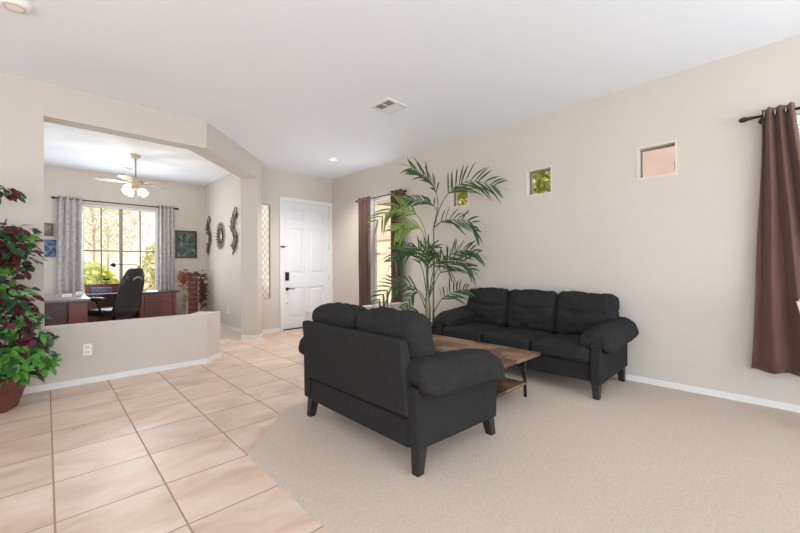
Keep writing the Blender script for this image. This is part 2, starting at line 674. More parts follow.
# ------------------------------------------------------------------ shell
fl = MB().box(XL-.15, XR+.15, YK-.15, 6.70, -.12, 0)
fl.box(-1.8, XO+.12, 6.70, YF+.15, -.12, 0)
struct(fl.build('floor', MT['tile']))
cp = MB().prism([(.905, YK), (.905, 2.33), (1.43, 2.88), (2.05, 2.88), (2.46, 3.3), (2.46, 4.23), (XR, 4.23), (XR, YK)], -.005, .012)
struct(cp.build('floor_carpet', MT['carpet']))
oc = MB().prism([(-1.65, 5.3), (1.3, 5.3), (2.3, 6.3), (XO, 6.55), (XO, YF), (-1.65, YF)], -.005, .012)
struct(oc.build('floor_office_carpet', MT['carpet']))
ce = MB().box(XL-.15, XR+.15, YK-.15, 6.69, H, H+.1)
ce.box(-1.8, XO+.12, 6.69, YF+.15, H, H+.1)
struct(ce.build('ceiling', MT['ceil']))

# right wall with its windows
SW = [(1.915, 2.239), (3.075, 3.38)]
holesR = [(.72, 1.047, 2.035, 2.356), (1.912, 2.238, 2.035, 2.356), (3.10, 3.425, 2.035, 2.356),
          (4.665, 5.30, .52, 2.43), (-1.75, -.02, .62, 2.37)]
TWR = .17
mb = MB()
cells(mb, YK-.15, YB+.15, -.1, H+.05, holesR, lambda m, l, r_, z0, z1: m.box(XR, XR+TWR, l, r_, z0, z1))
struct(mb.build('wall_right', MT['wall']))
# entry wall
holesB = [(3.205, 4.235, -.1, 2.44), (2.775, 3.13, .60, 2.336)]
mb = MB()
cells(mb, 2.56, XR+.1, -.1, H+.05, holesB, lambda m, l, r_, z0, z1: m.box(l, r_, YB, YB+.15, z0, z1))
mb.box(2.975, 3.13, YB, YB+.045, .60, 2.336)
struct(mb.build('wall_entry', MT['wall']))
# office walls
mb = MB()
cells(mb, -1.8, XO+.12, -.1, H+.05, [(.46, 1.66, .72, 2.37)], lambda m, l, r_, z0, z1: m.box(l, r_, YF, YF+.15, z0, z1))
struct(mb.build('wall_office_window', MT['wall']))
struct(MB().box(XO, XO+.12, YB-.02, YF+.05, -.1, H+.05).build('wall_office_right', MT['wall']))
struct(MB().box(-1.8, -1.65, YL+.1, YF+.05, -.1, H+.05).build('wall_office_left', MT['wall']))
# walls out of sight close the room
mb = MB()
cells(mb, YK-.1, YL+.2, -.1, H+.05, [(-2.3, 2.7, .1, 2.4)], lambda m, l, r_, z0, z1: m.box(XL-.15, XL, l, r_, z0, z1))  # opening added to hold the side fill lamp
struct(mb.build('wall_left', MT['wall']))
mb = MB()
cells(mb, XL-.1, XR+.1, -.1, H+.05, [(-2.4, 3.6, .1, 2.4)], lambda m, l, r_, z0, z1: m.box(l, r_, YK-.15, YK, z0, z1))  # opening added to hold the rear fill lamp
struct(mb.build('wall_back', MT['wall']))
# partition between living room and office: solid part, header, low wall, post
TP = .2
struct(MB().box(XL-.05, -.014, YL, YL+TP, -.1, H+.05).build('wall_partition', MT['wall']))
mb = MB().prism([(-.014, YL), (1.446, YL), (2.53, 6.058), (2.332, 6.256), (1.29, YL+TP), (-.014, YL+TP)], 2.66, H+.05)
struct(mb.build('wall_header', MT['wall']))
HW = .6
mb = MB().prism([(-.02, YL), (1.44, YL), (1.665, 5.199), (1.467, 5.397), (1.29, YL+TP), (-.02, YL+TP)], -.05, HW)
struct(mb.build('wall_half', MT['wall']))
mb = MB().prism([(2.53, 6.058), (2.655, 6.183), (2.655, YB+.08), (2.47, YB+.08), (2.47, 6.39), (2.332, 6.256)], -.05, H+.03)
struct(mb.build('wall_post', MT['wall']))
# low wall in front of the window beside the entry
struct(MB().box(2.46, XR+.02, 4.235, 4.40, -.05, HW).build('wall_low_entry', MT['wall']))


def baseboard(name, pts, hgt=.06, t=.012):
    m = MB()
    for a, b in zip(pts[:-1], pts[1:]):
        a, b = Vector(a), Vector(b)
        d = (b-a).normalized()
        n = Vector((d.y, -d.x))
        m.prism([tuple(a), tuple(b), tuple(b+n*t), tuple(a+n*t)], 0, hgt)
    return struct(m.build(name, MT['trim']))


baseboard('baseboard_right', [(XR, 4.23), (XR, YK)], .066)
baseboard('baseboard_right_entry', [(XR, YB), (XR, 4.40)])
baseboard('baseboard_half', [(-.02, YL), (1.44, YL), (1.665, 5.199), (1.467, 5.397)])
baseboard('baseboard_partition', [(XL, YL), (-.02, YL)])
baseboard('baseboard_post', [(2.332, 6.256), (2.53, 6.058), (2.655, 6.183), (2.655, YB)])
baseboard('baseboard_entry', [(2.66, YB), (3.14, YB)])
baseboard('baseboard_office_right', [(XO, YF), (XO, 6.6)])
baseboard('baseboard_office_window', [(-1.65, YF), (XO, YF)])
baseboard('baseboard_low', [(2.46, 4.235), (XR, 4.235)])


# ------------------------------------------------------------------ front door and sidelight
door = struct(thing('door_1', 'white six-panel front door with a black keypad lock', 'door', (0, YB, 0)))
d0, d1 = 3.213, 4.227
slab = MB()
slab.box(d0, d1, .035, .075, .015, 2.425)
pw = (d1-d0)
st, mid = .125, .11
rows = [(.20, .80), (1.05, 1.93), (2.05, 2.32)]
xs = [(d0+st, d0+pw/2-mid/2), (d0+pw/2+mid/2, d1-st)]
# stiles and rails stand proud of the recessed field
fr = MB()
cells(fr, d0, d1, .015, 2.425, [(x0, x1, z0, z1) for x0, x1 in xs for z0, z1 in rows], lambda m, l, r_, z0, z1: m.box(l, r_, .018, .036, z0, z1))
leaf = slab.build('door_leaf', MT['door'], door)
fr.build('stile_and_rail_frame', MT['door'], door)
for x0, x1 in xs:
    for z0, z1 in rows:
        g = .03
        p = MB()
        a = [(x0+g, .0355, z0+g), (x1-g, .0355, z0+g), (x1-g, .0355, z1-g), (x0+g, .0355, z1-g)]
        k = g+.035
        b = [(x0+k, .021, z0+k), (x1-k, .021, z0+k), (x1-k, .021, z1-k), (x0+k, .021, z1-k)]
        va = [p.bm.verts.new(v) for v in a]
        vb = [p.bm.verts.new(v) for v in b]
        p.bm.faces.new(vb)
        for i in range(4):
            p.bm.faces.new((va[i], va[(i+1) % 4], vb[(i+1) % 4], vb[i]))
        p.build('raised_panel', MT['door'], door)
kp = pbox('keypad', door, MT['black'], 3.262, 3.335, -.006, .02, .93, 1.09, bev=.008)
for r_ in range(4):
    for c_ in range(3):
        pbox('key', kp, MT['bronze'], 3.273+c_*.019, 3.286+c_*.019, -.009, -.005, .985+r_*.022, 1.0+r_*.022)
lv = MB().lathe([(0, 0), (.033, 0), (.033, .012), (.014, .016), (.014, .05), (0, .05)], 16, mtx=Matrix.Translation((3.30, .018, .77)) @ Matrix.Rotation(PI/2, 4, 'X'))
lv.tube([(3.30, -.028, .77), (3.36, -.03, .772), (3.44, -.026, .764)], [.011, .010, .007], 8)
lv.build('lever_handle', MT['black'], door)
db = MB().lathe([(0, 0), (.018, 0), (.016, .008), (0, .01)], 14, mtx=Matrix.Translation((3.292, .018, .50)) @ Matrix.Rotation(PI/2, 4, 'X'))
db.build('key_cylinder', MT['chrome'], door)
for z in (.36, .97, 1.60, 2.22):
    MB().tube([(4.233, .012, z-.05), (4.233, .012, z+.05)], .011, 8).build('hinge', MT['chrome'], door)
gl_ = MB()
gl_.tube([(3.15, -.028, 1.565), (3.25, -.03, 1.565)], .011, 8)
gl_.box(3.19, 3.222, -.03, 0, 1.545, 1.585, .004)
gl_.build('swing_bar_latch', MT['bronze'], door)
th = pbox('threshold', door, MT['bronze'], 3.205, 4.235, -.03, .10, 0, .016)
cs = MB()
cs.box(3.147, 3.207, -.018, .0, 0, 2.50)
cs.box(4.233, 4.293, -.018, .0, 0, 2.50)
cs.box(3.207, 4.233, -.018, .0, 2.44, 2.50)
cs.box(3.2055, 3.212, -.0, .08, 0, 2.44)
cs.box(4.228, 4.2345, -.0, .08, 0, 2.44)
cs.box(3.212, 4.228, -.0, .08, 2.427, 2.4395)
struct(cs.build('trim_1', MT['trim'])).location = (0, YB, 0)

sl = struct(thing('window_1', 'tall narrow sidelight with diamond leaded glass beside the front door', 'window', (0, YB, 0)))
m = MB()
m.box(2.775, 2.79, .0, .05, .60, 2.336)
m.box(2.96, 2.975, .0, .05, .60, 2.336)
m.box(2.79, 2.96, .0, .05, .60, .615)
m.box(2.79, 2.96, .0, .05, 2.32, 2.336)
m.build('window_frame', MT['frame_tan'], sl)
pbox('pane', sl, MT['frost'], 2.79, 2.96, .012, .018, .615, 2.32)
m = MB()
dx, z0s, z1s = .085, .615, 2.32
x0, x1 = 2.79, 2.96
slope = 1.55
for s in (1, -1):
    zz = z0s - slope*(x1-x0)
    while zz < z1s:
        a = (x0, zz) if s == 1 else (x0, zz + slope*(x1-x0))
        b = (x1, zz + slope*(x1-x0)) if s == 1 else (x1, zz)
        (ax, az), (bx, bz) = a, b
        # clip to the pane
        def at(z):
            return ax + (bx-ax)*(z-az)/(bz-az)
        lo, hi = min(az, bz), max(az, bz)
        if hi > z0s+.01 and lo < z1s-.01:
            c0, c1 = max(lo, z0s), min(hi, z1s)
            m.tube([(at(c0), .008, c0), (at(c1), .008, c1)], 0.0036, 4)
        zz += dx*slope
m.build('lead_lattice', MT['lead'], sl)


# ------------------------------------------------------------------ windows in the right wall
def window_x(name, label, y0, y1, z0, z1, fm, bars=(), fw=.02, recess=.10, lining=False):
    o = struct(thing(name, label, 'window', (XR, 0, 0)))
    a, b = recess, recess+.04
    m = MB()
    m.box(a, b, y0, y0+fw, z0, z1)
    m.box(a, b, y1-fw, y1, z0, z1)
    m.box(a, b, y0+fw, y1-fw, z0, z0+fw)
    m.box(a, b, y0+fw, y1-fw, z1-fw, z1)
    for z in bars:
        m.box(a-.004, b, y0+fw, y1-fw, z-.018, z+.018)
    m.build('window_frame', fm, o)
    if lining:
        e = .014
        m = MB().box(-.004, a, y1-e, y1, z0, z1).box(-.004, a, y0, y0+e, z0, z1)
        m.box(-.004, a, y0+e, y1-e, z0, z0+e).box(-.004, a, y0+e, y1-e, z1-e, z1)
        m.build('reveal_lining', MT['sill'], o)
        pbox('latch', o, MT['black'], a-.01, a+.002, y0+e+.004, y0+e+.016, z0+.06, z0+.14)
    pbox('pane', o, MT['glass'], a+.018, a+.022, y0+fw, y1-fw, z0+fw, z1-fw)
    return o


window_x('window_2', 'small square high window nearest the brown curtain, pink wall outside', .72, 1.047, 2.035, 2.356, MT['frame_grey'], fw=.024, recess=.07, lining=True)
window_x('window_3', 'small square high window above the three-seat sofa, foliage outside', 1.912, 2.238, 2.035, 2.356, MT['frame_grey'], fw=.024, recess=.07, lining=True)
window_x('window_4', 'small square high window half hidden behind the palm fronds', 3.10, 3.425, 2.035, 2.356, MT['frame_grey'], fw=.024, recess=.07, lining=True)
window_x('window_5', 'tall narrow sash window between dark brown curtains', 4.665, 5.30, .52, 2.43, MT['frame_white'], bars=(1.42,), fw=.03)
wr_ = window_x('window_6', 'window with white blinds behind the brown curtain at right', -1.75, -.02, .62, 2.37, MT['frame_white'], bars=(1.45,), fw=.035)
bl = tag(MB().box(XR+.02, XR+.055, -1.70, -.03, 2.31, 2.365).build('window_blind', MT['blind']), 'white horizontal slat blind in the window at the right edge', 'blind')
m = MB()
for i in range(56):
    z = 2.30-.030*i
    q = Matrix.Translation((XR+.04, 0, z)) @ Matrix.Rotation(math.radians(38), 4, 'Y')
    m.box(-.014, .014, -1.70, -.035, -.0012, .0012, mtx=q)
sl_ = m.build('slats', MT['blind'], bl)
for y in (-.14, -.8, -1.5):
    MB().tube([(XR+.025, y, 2.31), (XR+.025, y, .62)], .0022, 5).build('ladder_cord', MT['blind'], bl)

# office window
ow = struct(thing('window_7', 'wide office window with grid muntins between grey curtains', 'window', (0, YF, 0)))
m = MB()
x0, x1, z0, z1 = .46, 1.66, .72, 2.37
m.box(x0, x0+.04, .05, .10, z0, z1)
m.box(x1-.04, x1, .05, .10, z0, z1)
m.box(x0+.04, x1-.04, .05, .10, z0, z0+.04)
m.box(x0+.04, x1-.04, .05, .10, z1-.045, z1)
m.build('window_frame', MT['frame_white'], ow)
m = MB().box(1.03, 1.08, .045, .105, z0+.04, z1-.04)
for x in (.755, 1.365):
    m.box(x-0.011, x+0.011, .06, .08, z0+.04, z1-.04)
m.box(x0+.04, 1.03, .062, .082, 1.50, 1.524)
m.box(1.08, x1-.04, .062, .082, 1.50, 1.524)
m.build('muntins', MT['muntin'], ow)
pbox('pane', ow, MT['glass'], x0+.04, x1-.04, .075, .079, z0+.04, z1-.045)
pbox('window_sill', ow, MT['trim'], x0-.03, x1+.03, -.03, .05, z0-.025, z0-.001)


# ------------------------------------------------------------------ curtains and rods
def curtain(name, label, m_, p0, p1, z0, z1, waves, amp, flare0=None, flare1=None, out=(1, 0), grom=True, skew=0, group=None):
    """a hanging panel from p0 to p1 (x,y) with vertical folds; flare0/1: extra length at the foot; out: which way folds go"""
    o = tag(bpy.data.objects.new(name, None), label, 'curtain', group)
    COL.objects.link(o)
    p0, p1 = Vector(p0), Vector(p1)
    d = (p1-p0).normalized()
    W = (p1-p0).length
    n = Vector((-d.y, d.x))
    f0, f1 = flare0 or 0, flare1 or 0
    mb = MB()
    nu, nv = waves*14, 26
    g = {}
    rows = []
    for j in range(nv+1):
        t = j/nv
        z = z1 + (z0-z1)*t
        row = []
        for i in range(nu+1):
            u = i/nu
            a = -f0*t**1.3
            b = W + f1*t**1.3
            x = a + (b-a)*u
            ph = u*waves*2*PI
            am = amp*(1 - .18*t) + .006*math.sin(7*u+5*t)
            q = p0 + d*(x + .35*amp*math.sin(2*ph)*.3 + .004*math.sin(9*t+ph)) + n*(am*math.sin(ph + .35*math.sin(2.2*t+u*3)*t))
            row.append(mb.bm.verts.new((q.x, q.y, z + skew*u*t + .006*math.sin(ph+1)*(t > .98))))
        rows.append(row)
    for j in range(nv):
        for i in range(nu):
            f = mb.bm.faces.new((rows[j][i], rows[j][i+1], rows[j+1][i+1], rows[j+1][i]))
            f.smooth = True
    c = mb.build('fabric', m_, o)
    sm = c.modifiers.new('thick', 'SOLIDIFY')
    sm.thickness = .004
    if grom:
        for k in range(waves*2):
            u = (k+.5)/(waves*2)
            q = p0 + d*(W*u)
            r_ = MB()
            ang = math.atan2(d.y, d.x)
            mt = Matrix.Translation((q.x, q.y, z1-.045)) @ Matrix.Rotation(ang, 4, 'Z') @ Matrix.Rotation(PI/2, 4, 'Y')
            pts = [(.024*math.cos(2*PI*i/14), .024*math.sin(2*PI*i/14), 0) for i in range(15)]
            r_.tube([mt @ Vector(p) for p in pts], .005, 6, caps=False)
            r_.build('grommet', MT['chrome'], o)
    return o


def rod(label, p0, p1, z, wall_dir, r=.011, wd=.085, br=(0.04, .96), finial=(True, True)):
    o = tag(bpy.data.objects.new('curtain_rod', None), label, 'curtain rod')
    COL.objects.link(o)
    a, b = Vector(p0+(z,)), Vector(p1+(z,))
    MB().tube([a, b], r, 10).build('pole', MT['bronze'], o)
    d = (b-a).normalized()
    for e, s, on in ((a, -1, finial[0]), (b, 1, finial[1])):
        if on:
            pts = [e + d*s*t for t in (0, .012, .02, .05, .075, .085)]
            MB().tube(pts, [.012, .016, .012, .022, .018, .004], 10).build('finial', MT['bronze'], o)
    wv = Vector(wall_dir+(0,))
    for t in br:
        q = a + (b-a)*t
        m = MB().tube([q + Vector((0, 0, -.012)), q + wv*wd*.5 + Vector((0, 0, -.02)), q + wv*(wd-.002) + Vector((0, 0, -.02))], .007, 8)
        m.tube([q + wv*(wd-.008) + Vector((0, 0, -.02)), q + wv*(wd-.0005) + Vector((0, 0, -.02))], .024, 12)
        m.build('bracket', MT['bronze'], o)
    return o


XC = XR-.085
rod('dark curtain rod over the tall narrow window behind the palm', (XC, 5.52), (XC, 4.34), 2.405, (1, 0))
curtain('curtain', 'dark brown curtain panel nearest the entry corner', MT['dark_cloth'], (XC, 5.535), (XC, 5.175), .33, 2.45, 3, .032, group='dark brown curtains at the tall narrow window')
curtain('curtain', 'dark brown curtain panel behind the palm fronds', MT['dark_cloth'], (XC, 4.64), (XC, 4.355), .33, 2.45, 3, .034, group='dark brown curtains at the tall narrow window')
rod('dark bronze curtain rod at the right edge with a bulb finial', (XC, .20), (XC, -1.95), 2.385, (1, 0), br=(.025, .97))
curtain('curtain', 'long chocolate brown curtain tied back beside the blinds, far right', MT['brown_cloth'], (XC, .145), (XC, -.035), .315, 2.435, 3, .040, flare0=.075, flare1=.30)
YC = YF-.09
rod('thin dark curtain rod above the office window', (.15, YC), (1.93, YC), 2.415, (0, 1), r=.010, wd=.09)
curtain('curtain', 'grey patterned office curtain left of the window', MT['grey_cloth'], (.13, YC), (.475, YC), .06, 2.455, 4, .026, group='grey office curtains')
curtain('curtain', 'grey patterned office curtain right of the window', MT['grey_cloth'], (1.64, YC), (1.915, YC), .06, 2.455, 4, .026, group='grey office curtains')


# ------------------------------------------------------------------ sofas
def sofa(name, label, n, W, loc, rz, seed, rec):
    """local frame: x along the width, y from front (0) to back, z up"""
    o = thing(name, label, 'sofa', loc, rz)
    D, Z0 = .79, .135
    fab = MT['sofa']
    AW = .085
    m = MB()
    m.box(AW, W-AW, .03, D-.012, Z0+.012, .315, .012)
    m.build('base', fab, o)
    for s in (0, 1):
        m = MB()
        xa, xb = (0, AW) if s == 0 else (W-AW, W)
        m.prism([(0, Z0), (D, Z0+.03), (D+.004, .505), (D-.085, .51), (D-.15, .52), (.10, .50), (.0, .485)], xa, xb, 'x')
        es = [e for e in m.bm.edges]
        bmesh.ops.bevel(m.bm, geom=es, offset=.012, segments=2, profile=.5, affect='EDGES')
        m.build('arm_panel', fab, o)
    # reclined back shell, narrower than the seat at its top
    m = MB()
    z0, z1 = .335, .772
    i0, i1 = .062, W-.085
    bl = [(i0, D-.075, z0), (i1, D-.075, z0), (i1, D+.022, z0), (i0, D+.022, z0)]
    ml = [(i0, D-.075+rec*.4, .52), (i1, D-.075+rec*.4, .52), (i1, D+.022+rec*.4, .52), (i0, D+.022+rec*.4, .52)]
    tl = [(i0+.012, D-.05+rec, z1), (i1-.012, D-.05+rec, z1), (i1-.005, D+.012+rec, z1), (i0+.005, D+.012+rec, z1)]
    rings = [[m.bm.verts.new(v) for v in q] for q in (bl, ml, tl)]
    m.bm.faces.new(rings[0][::-1])
    m.bm.faces.new(rings[-1])
    for a, b in zip(rings[:-1], rings[1:]):
        for i in range(4):
            m.bm.faces.new((a[i], a[(i+1) % 4], b[(i+1) % 4], b[i]))
    bmesh.ops.bevel(m.bm, geom=list(m.bm.edges), offset=.014, segments=2, profile=.5, affect='EDGES')
    m.build('backrest', fab, o)
    cw = (W-2*AW)/n
    for i in range(n):
        xc = AW + cw*(i+.5)
        m = MB().cushion((0, 0, 0), (cw-.008, .60, .15), .30, .014, 12, .0022, seed+i)
        m.xf(Matrix.Translation((xc, .285, .382)))
        m.build('seat_cushion', fab, o)
        # back cushion leaning on the shell
        hgt = .46
        m = MB().cushion((0, 0, 0), (cw+.014, .20, hgt),   .30, .030, 20, .0085, seed+10+i, tuft=.030, pz=.25)
        m.xf(Matrix.Translation((xc + .035*(i-(n-1)/2)*(2/n), .62+rec*.45, .66)) @ Matrix.Rotation(math.radians(-9), 4, 'X') @ Matrix.Rotation(math.radians(1.2*(i-(n-1)/2)), 4, 'Y'))
        m.build('back_cushion', fab, o)
    for s in (-1, 1):
        # plump pad folded over the arm, hanging down outside
        m = MB()
        x = AW*.5-.012 if s == -1 else W-AW*.5+.012
        t = bmesh.new()
        bmesh.ops.create_cube(t, size=2)
        bmesh.ops.subdivide_edges(t, edges=t.edges, cuts=14, use_grid_fill=True)
        vm = {}
        Lh, Wh, Th = .40, .262, .074
        for v in t.verts:
            p = v.co
            q = Vector((p.x*Wh, p.y*Lh, p.z*Th))
            rad = Th*.98
            inn = Vector((max(-Wh+rad, min(Wh-rad, q.x)), max(-Lh+rad*1.0, min(Lh-rad, q.y)), max(-Th+rad, min(Th-rad, q.z))))
            dl = q-inn
            if dl.length > 1e-7:
                q = inn + dl.normalized()*rad
            bu = (1-p.x**2)*(1-p.y**4)
            q.z += .018*p.z*bu
            nn = noise.noise(Vector((q.x*9+seed+s, q.y*6, q.z*9)))
            rr = noise.noise(Vector((q.x*4+seed, q.y*30+s*5, 2)))
            q.z += nn*.012*(.4+abs(p.x)) + rr*.004
            fe = max(0, -p.y-.55)/.45
            q.z += fe*.010*math.sin(q.x*55+seed) + .009*noise.noise(Vector((q.x*14, q.y*16, seed)))
            # wrap across the arm: outer side droops more than the inner side
            xo = q.x*s
            ang = xo/.16
            if xo > 0:
                a = min(ang, 1.5)
                nx = .085*math.sin(a) + (q.z)*math.sin(a)*.9 + max(0, ang-1.5)*.0
                nz = -.10*(1-math.cos(a)) + q.z*math.cos(a) - max(0, ang-1.5)*.16
            else:
                a = max(ang, -1.1)
                nx = .16*math.sin(a) + q.z*math.sin(a)*.4
                nz = -.09*(1-math.cos(a)) + q.z*(.45+.55*math.cos(a))
            yy = q.y
            nz += .028*(yy/Lh) - .02*max(0, -yy/Lh-.55)*2
            vm[v] = m.bm.verts.new((x + s*nx, .412+yy*.98, .555 + nz))
        for f in t.faces:
            g = m.bm.faces.new([vm[v] for v in f.verts])
            g.smooth = True
        t.free()
        m.build('arm_cushion', fab, o)
    for (lx, ly, sx, sy) in ((.05, .05, -.012, -.03), (W-.05, .05, .012, -.03), (.05, D-.06, -.008, .02), (W-.05, D-.06, .008, .02)):
        m = MB()
        a, b = .034, .024
        zt = Z0+.03
        top = [(lx-a, ly-a, zt), (lx+a, ly-a, zt), (lx+a, ly+a, zt), (lx-a, ly+a, zt)]
        bot = [(lx+sx-b, ly+sy-b, .012), (lx+sx+b, ly+sy-b, .012), (lx+sx+b, ly+sy+b, .012), (lx+sx-b, ly+sy+b, .012)]
        va = [m.bm.verts.new(v) for v in top]
        vb = [m.bm.verts.new(v) for v in bot]
        m.bm.faces.new(va)
        m.bm.faces.new(vb[::-1])
        for i in range(4):
            m.bm.faces.new((va[i], vb[i], vb[(i+1) % 4], va[(i+1) % 4]))
        m.build('leg', MT['sofa_leg'], o)
    return o


# three-seat sofa against the right wall faces -X; loveseat faces +X
sofa('three_seat_sofa', 'charcoal fabric three-seat sofa against the right wall', 3, 1.86, (3.455, 2.985, 0), -PI/2, 3, .024)
sofa('loveseat', 'charcoal fabric two-seat loveseat seen from behind, back to the tile', 2, 1.24, (2.255, 1.40, 0), PI/2, 40, .055)

# ------------------------------------------------------------------ coffee table
ct = thing('coffee_table', 'rustic patchwork wood coffee table with black iron legs between the sofas', 'coffee table', (2.84, 2.13, 0))
m = MB().box(-.30, .30, -.62, .62, .388, .42, .005)
m.build('tabletop', MT['tabletop'], ct)
m = MB().box(-.23, .23, -.52, .52, .13, .15, .004)
m.build('lower_shelf', MT['tabletop'], ct)
for sx in (-1, 1):
    for sy in (-1, 1):
        m = MB()
        x, y = sx*.245, sy*.50
        m.tube([(x, y, .388), (x, y, .25), (x+sx*.005, y+sy*.002, .012)], [.015, .015, .014], 8)
        m.build('leg', MT['iron'], ct)
        m = MB()
        m.tube([(x, y, .17), (x, y-sy*.03, .25), (x, y-sy*.10, .33), (x, y-sy*.19, .384)], .011, 8)
        m.build('brace', MT['iron'], ct)
for sy in (-1, 1):
    m = MB()
    m.tube([(-.245, sy*.50, .126), (.245, sy*.50, .126)], .010, 8)
    m.tube([(-.245, sy*.50, .375), (.245, sy*.50, .375)], .010, 8)
    m.build('crossbar', MT['iron'], ct)

# ------------------------------------------------------------------ palm
pp = thing('potted_palm', 'tall feathery palm in a dark pot between the low wall and the sofa', 'plant', (3.80, 3.50, 0))
m = MB().lathe([(0, .012), (.13, .012), (.15, .03), (.185, .34), (.20, .35), (.20, .385), (.178, .385), (.172, .33), (0, .33)], 28)
m.build('pot', MT['pot_dark'], pp)
m = MB().lathe([(.172, .335), (.10, .352), (0, .36)], 20)
m.build('soil', MT['soil'], pp)


def catmull(pts, n):
    P = [Vector(p) for p in pts]
    P = [P[0]*2-P[1]] + P + [P[-1]*2-P[-2]]
    out = []
    segs = len(P)-3
    for k in range(n+1):
        t = k/n*segs
        i = min(int(t), segs-1)
        f = t-i
        a, b, c, d = P[i:i+4]
        out.append(.5*((2*b) + (c-a)*f + (2*a-5*b+4*c-d)*f*f + (-a+3*b-3*c+d)*f**3))
    return out


for a, b, r0, r1, mm in (((.02, -.01, .34), (.029, -.03, 1.242), .016, .008, 'palm_stem'), ((.09, -.085, .34), (.101, -.10, 1.742), .014, .009, 'palm_stem'),
                         ((.0, -.02, .34), (.028, -.028, .72), .020, .012, 'palm_husk'), ((.05, -.06, .34), (.048, -.047, .77), .016, .010, 'palm_stem'),
                         ((.10, -.07, .34), (.098, -.094, .56), .013, .008, 'palm_stem')):
    MB().tube([Vector(a).lerp(Vector(b), t/6) + Vector((.005*math.sin(t*2), .004*math.cos(t), 0)) for t in range(7)], [r0+(r1-r0)*t/6 for t in range(7)], 8).build('stem', MT[mm], pp)

FR = [
    ([(0.101, -0.1, 1.742), (0.095, -0.18, 2.023), (0.008, -0.185, 2.243), (-0.135, -0.134, 2.391), (-0.324, -0.04, 2.496)], 11, 0.36, 0.42, 0, .9),
    ([(0.101, -0.1, 1.742), (0.067, -0.257, 2.01), (0.057, -0.438, 2.171), (0.124, -0.692, 2.269), (0.279, -1.031, 2.161)], 12, 0.33, 0.45, 0, .8),
    ([(0.101, -0.1, 1.714), (0.105, -0.259, 1.797), (0.143, -0.45, 1.795), (0.184, -0.645, 1.754), (0.164, -0.781, 1.588)], 9, 0.28, 0.20, 0, .6),
    ([(0.101, -0.1, 1.714), (0.142, -0.121, 1.938), (0.081, -0.046, 2.066), (-0.051, 0.097, 2.125), (-0.174, 0.232, 2.1)], 9, 0.21, 0.40, 0, .6),
    ([(0.05, -0.049, 1.242), (-0.018, -0.021, 1.712), (-0.145, 0.066, 1.93), (-0.341, 0.218, 1.997), (-0.566, 0.399, 1.762)], 10, 0.33, 0.45, 1, .45),
    ([(0.05, -0.049, 1.242), (-0.036, -0.037, 1.599), (-0.132, -0.015, 1.718), (-0.285, 0.062, 1.727), (-0.437, 0.137, 1.643)], 8, 0.28, 0.45, 1, .3),
    ([(0.028, -0.028, 0.769), (-0.076, -0.033, 1.159), (-0.228, 0.008, 1.376), (-0.368, 0.038, 1.4), (-0.515, 0.075, 1.24)], 10, 0.29, 0.30, 0, .5),
    ([(0.028, -0.028, 0.769), (0.061, -0.019, 1.13), (0.044, 0.039, 1.341), (-0.016, 0.137, 1.442), (-0.087, 0.246, 1.387)], 9, 0.28, 0.30, 0, .5),
    ([(0.048, -0.047, 0.769), (0.044, -0.217, 1.158), (0.083, -0.427, 1.343), (0.115, -0.63, 1.389), (0.13, -0.818, 1.332)], 10, 0.28, 0.30, 0, .7),
    ([(0.048, -0.047, 0.741), (0.073, -0.192, 1.049), (0.123, -0.361, 1.211), (0.159, -0.517, 1.236), (0.191, -0.668, 1.13)], 10, 0.31, 0.30, 0, .5),
    ([(0.028, -0.027, 0.658), (-0.107, -0.003, 0.844), (-0.308, 0.084, 0.945), (-0.495, 0.159, 0.896), (-0.669, 0.222, 0.718)], 9, 0.28, 0.30, 0, .5),
    ([(0.098, -0.094, 0.546), (0.092, -0.227, 0.722), (0.102, -0.375, 0.81), (0.108, -0.52, 0.869), (0.121, -0.67, 0.888)], 8, 0.25, 0.25, 0, .9),
    ([(0.017, -0.017, 0.575), (-0.06, 0.004, 0.759), (-0.137, 0.025, 0.831), (-0.213, 0.046, 0.779), (-0.299, 0.077, 0.648)], 6, 0.17, 0.40, 0, .5),
    ([(0.037, -0.036, 0.464), (-0.088, -0.021, 0.529), (-0.211, -0.007, 0.58), (-0.322, -0.004, 0.602), (-0.442, 0.006, 0.612)], 6, 0.13, 0.30, 0, .4),
    ([(0.048, -0.047, 0.769), (0.004, -0.162, 1.104), (-0.032, -0.283, 1.238), (-0.062, -0.41, 1.236), (-0.103, -0.525, 1.108)], 8, 0.26, 0.35, 0, .5),
    ([(0.028, -0.028, 0.769), (0.02, -.06, 1.1), (-.05, -.12, 1.32), (-.14, -.2, 1.38), (-.25, -.27, 1.28)], 9, .28, .3, 0, .7),
    ([(0.048, -0.047, 0.769), (0.05, -.02, 1.12), (.03, .0, 1.34), (.07, -.03, 1.45), (.13, -.10, 1.42)], 8, .25, .35, 0, .8),
]
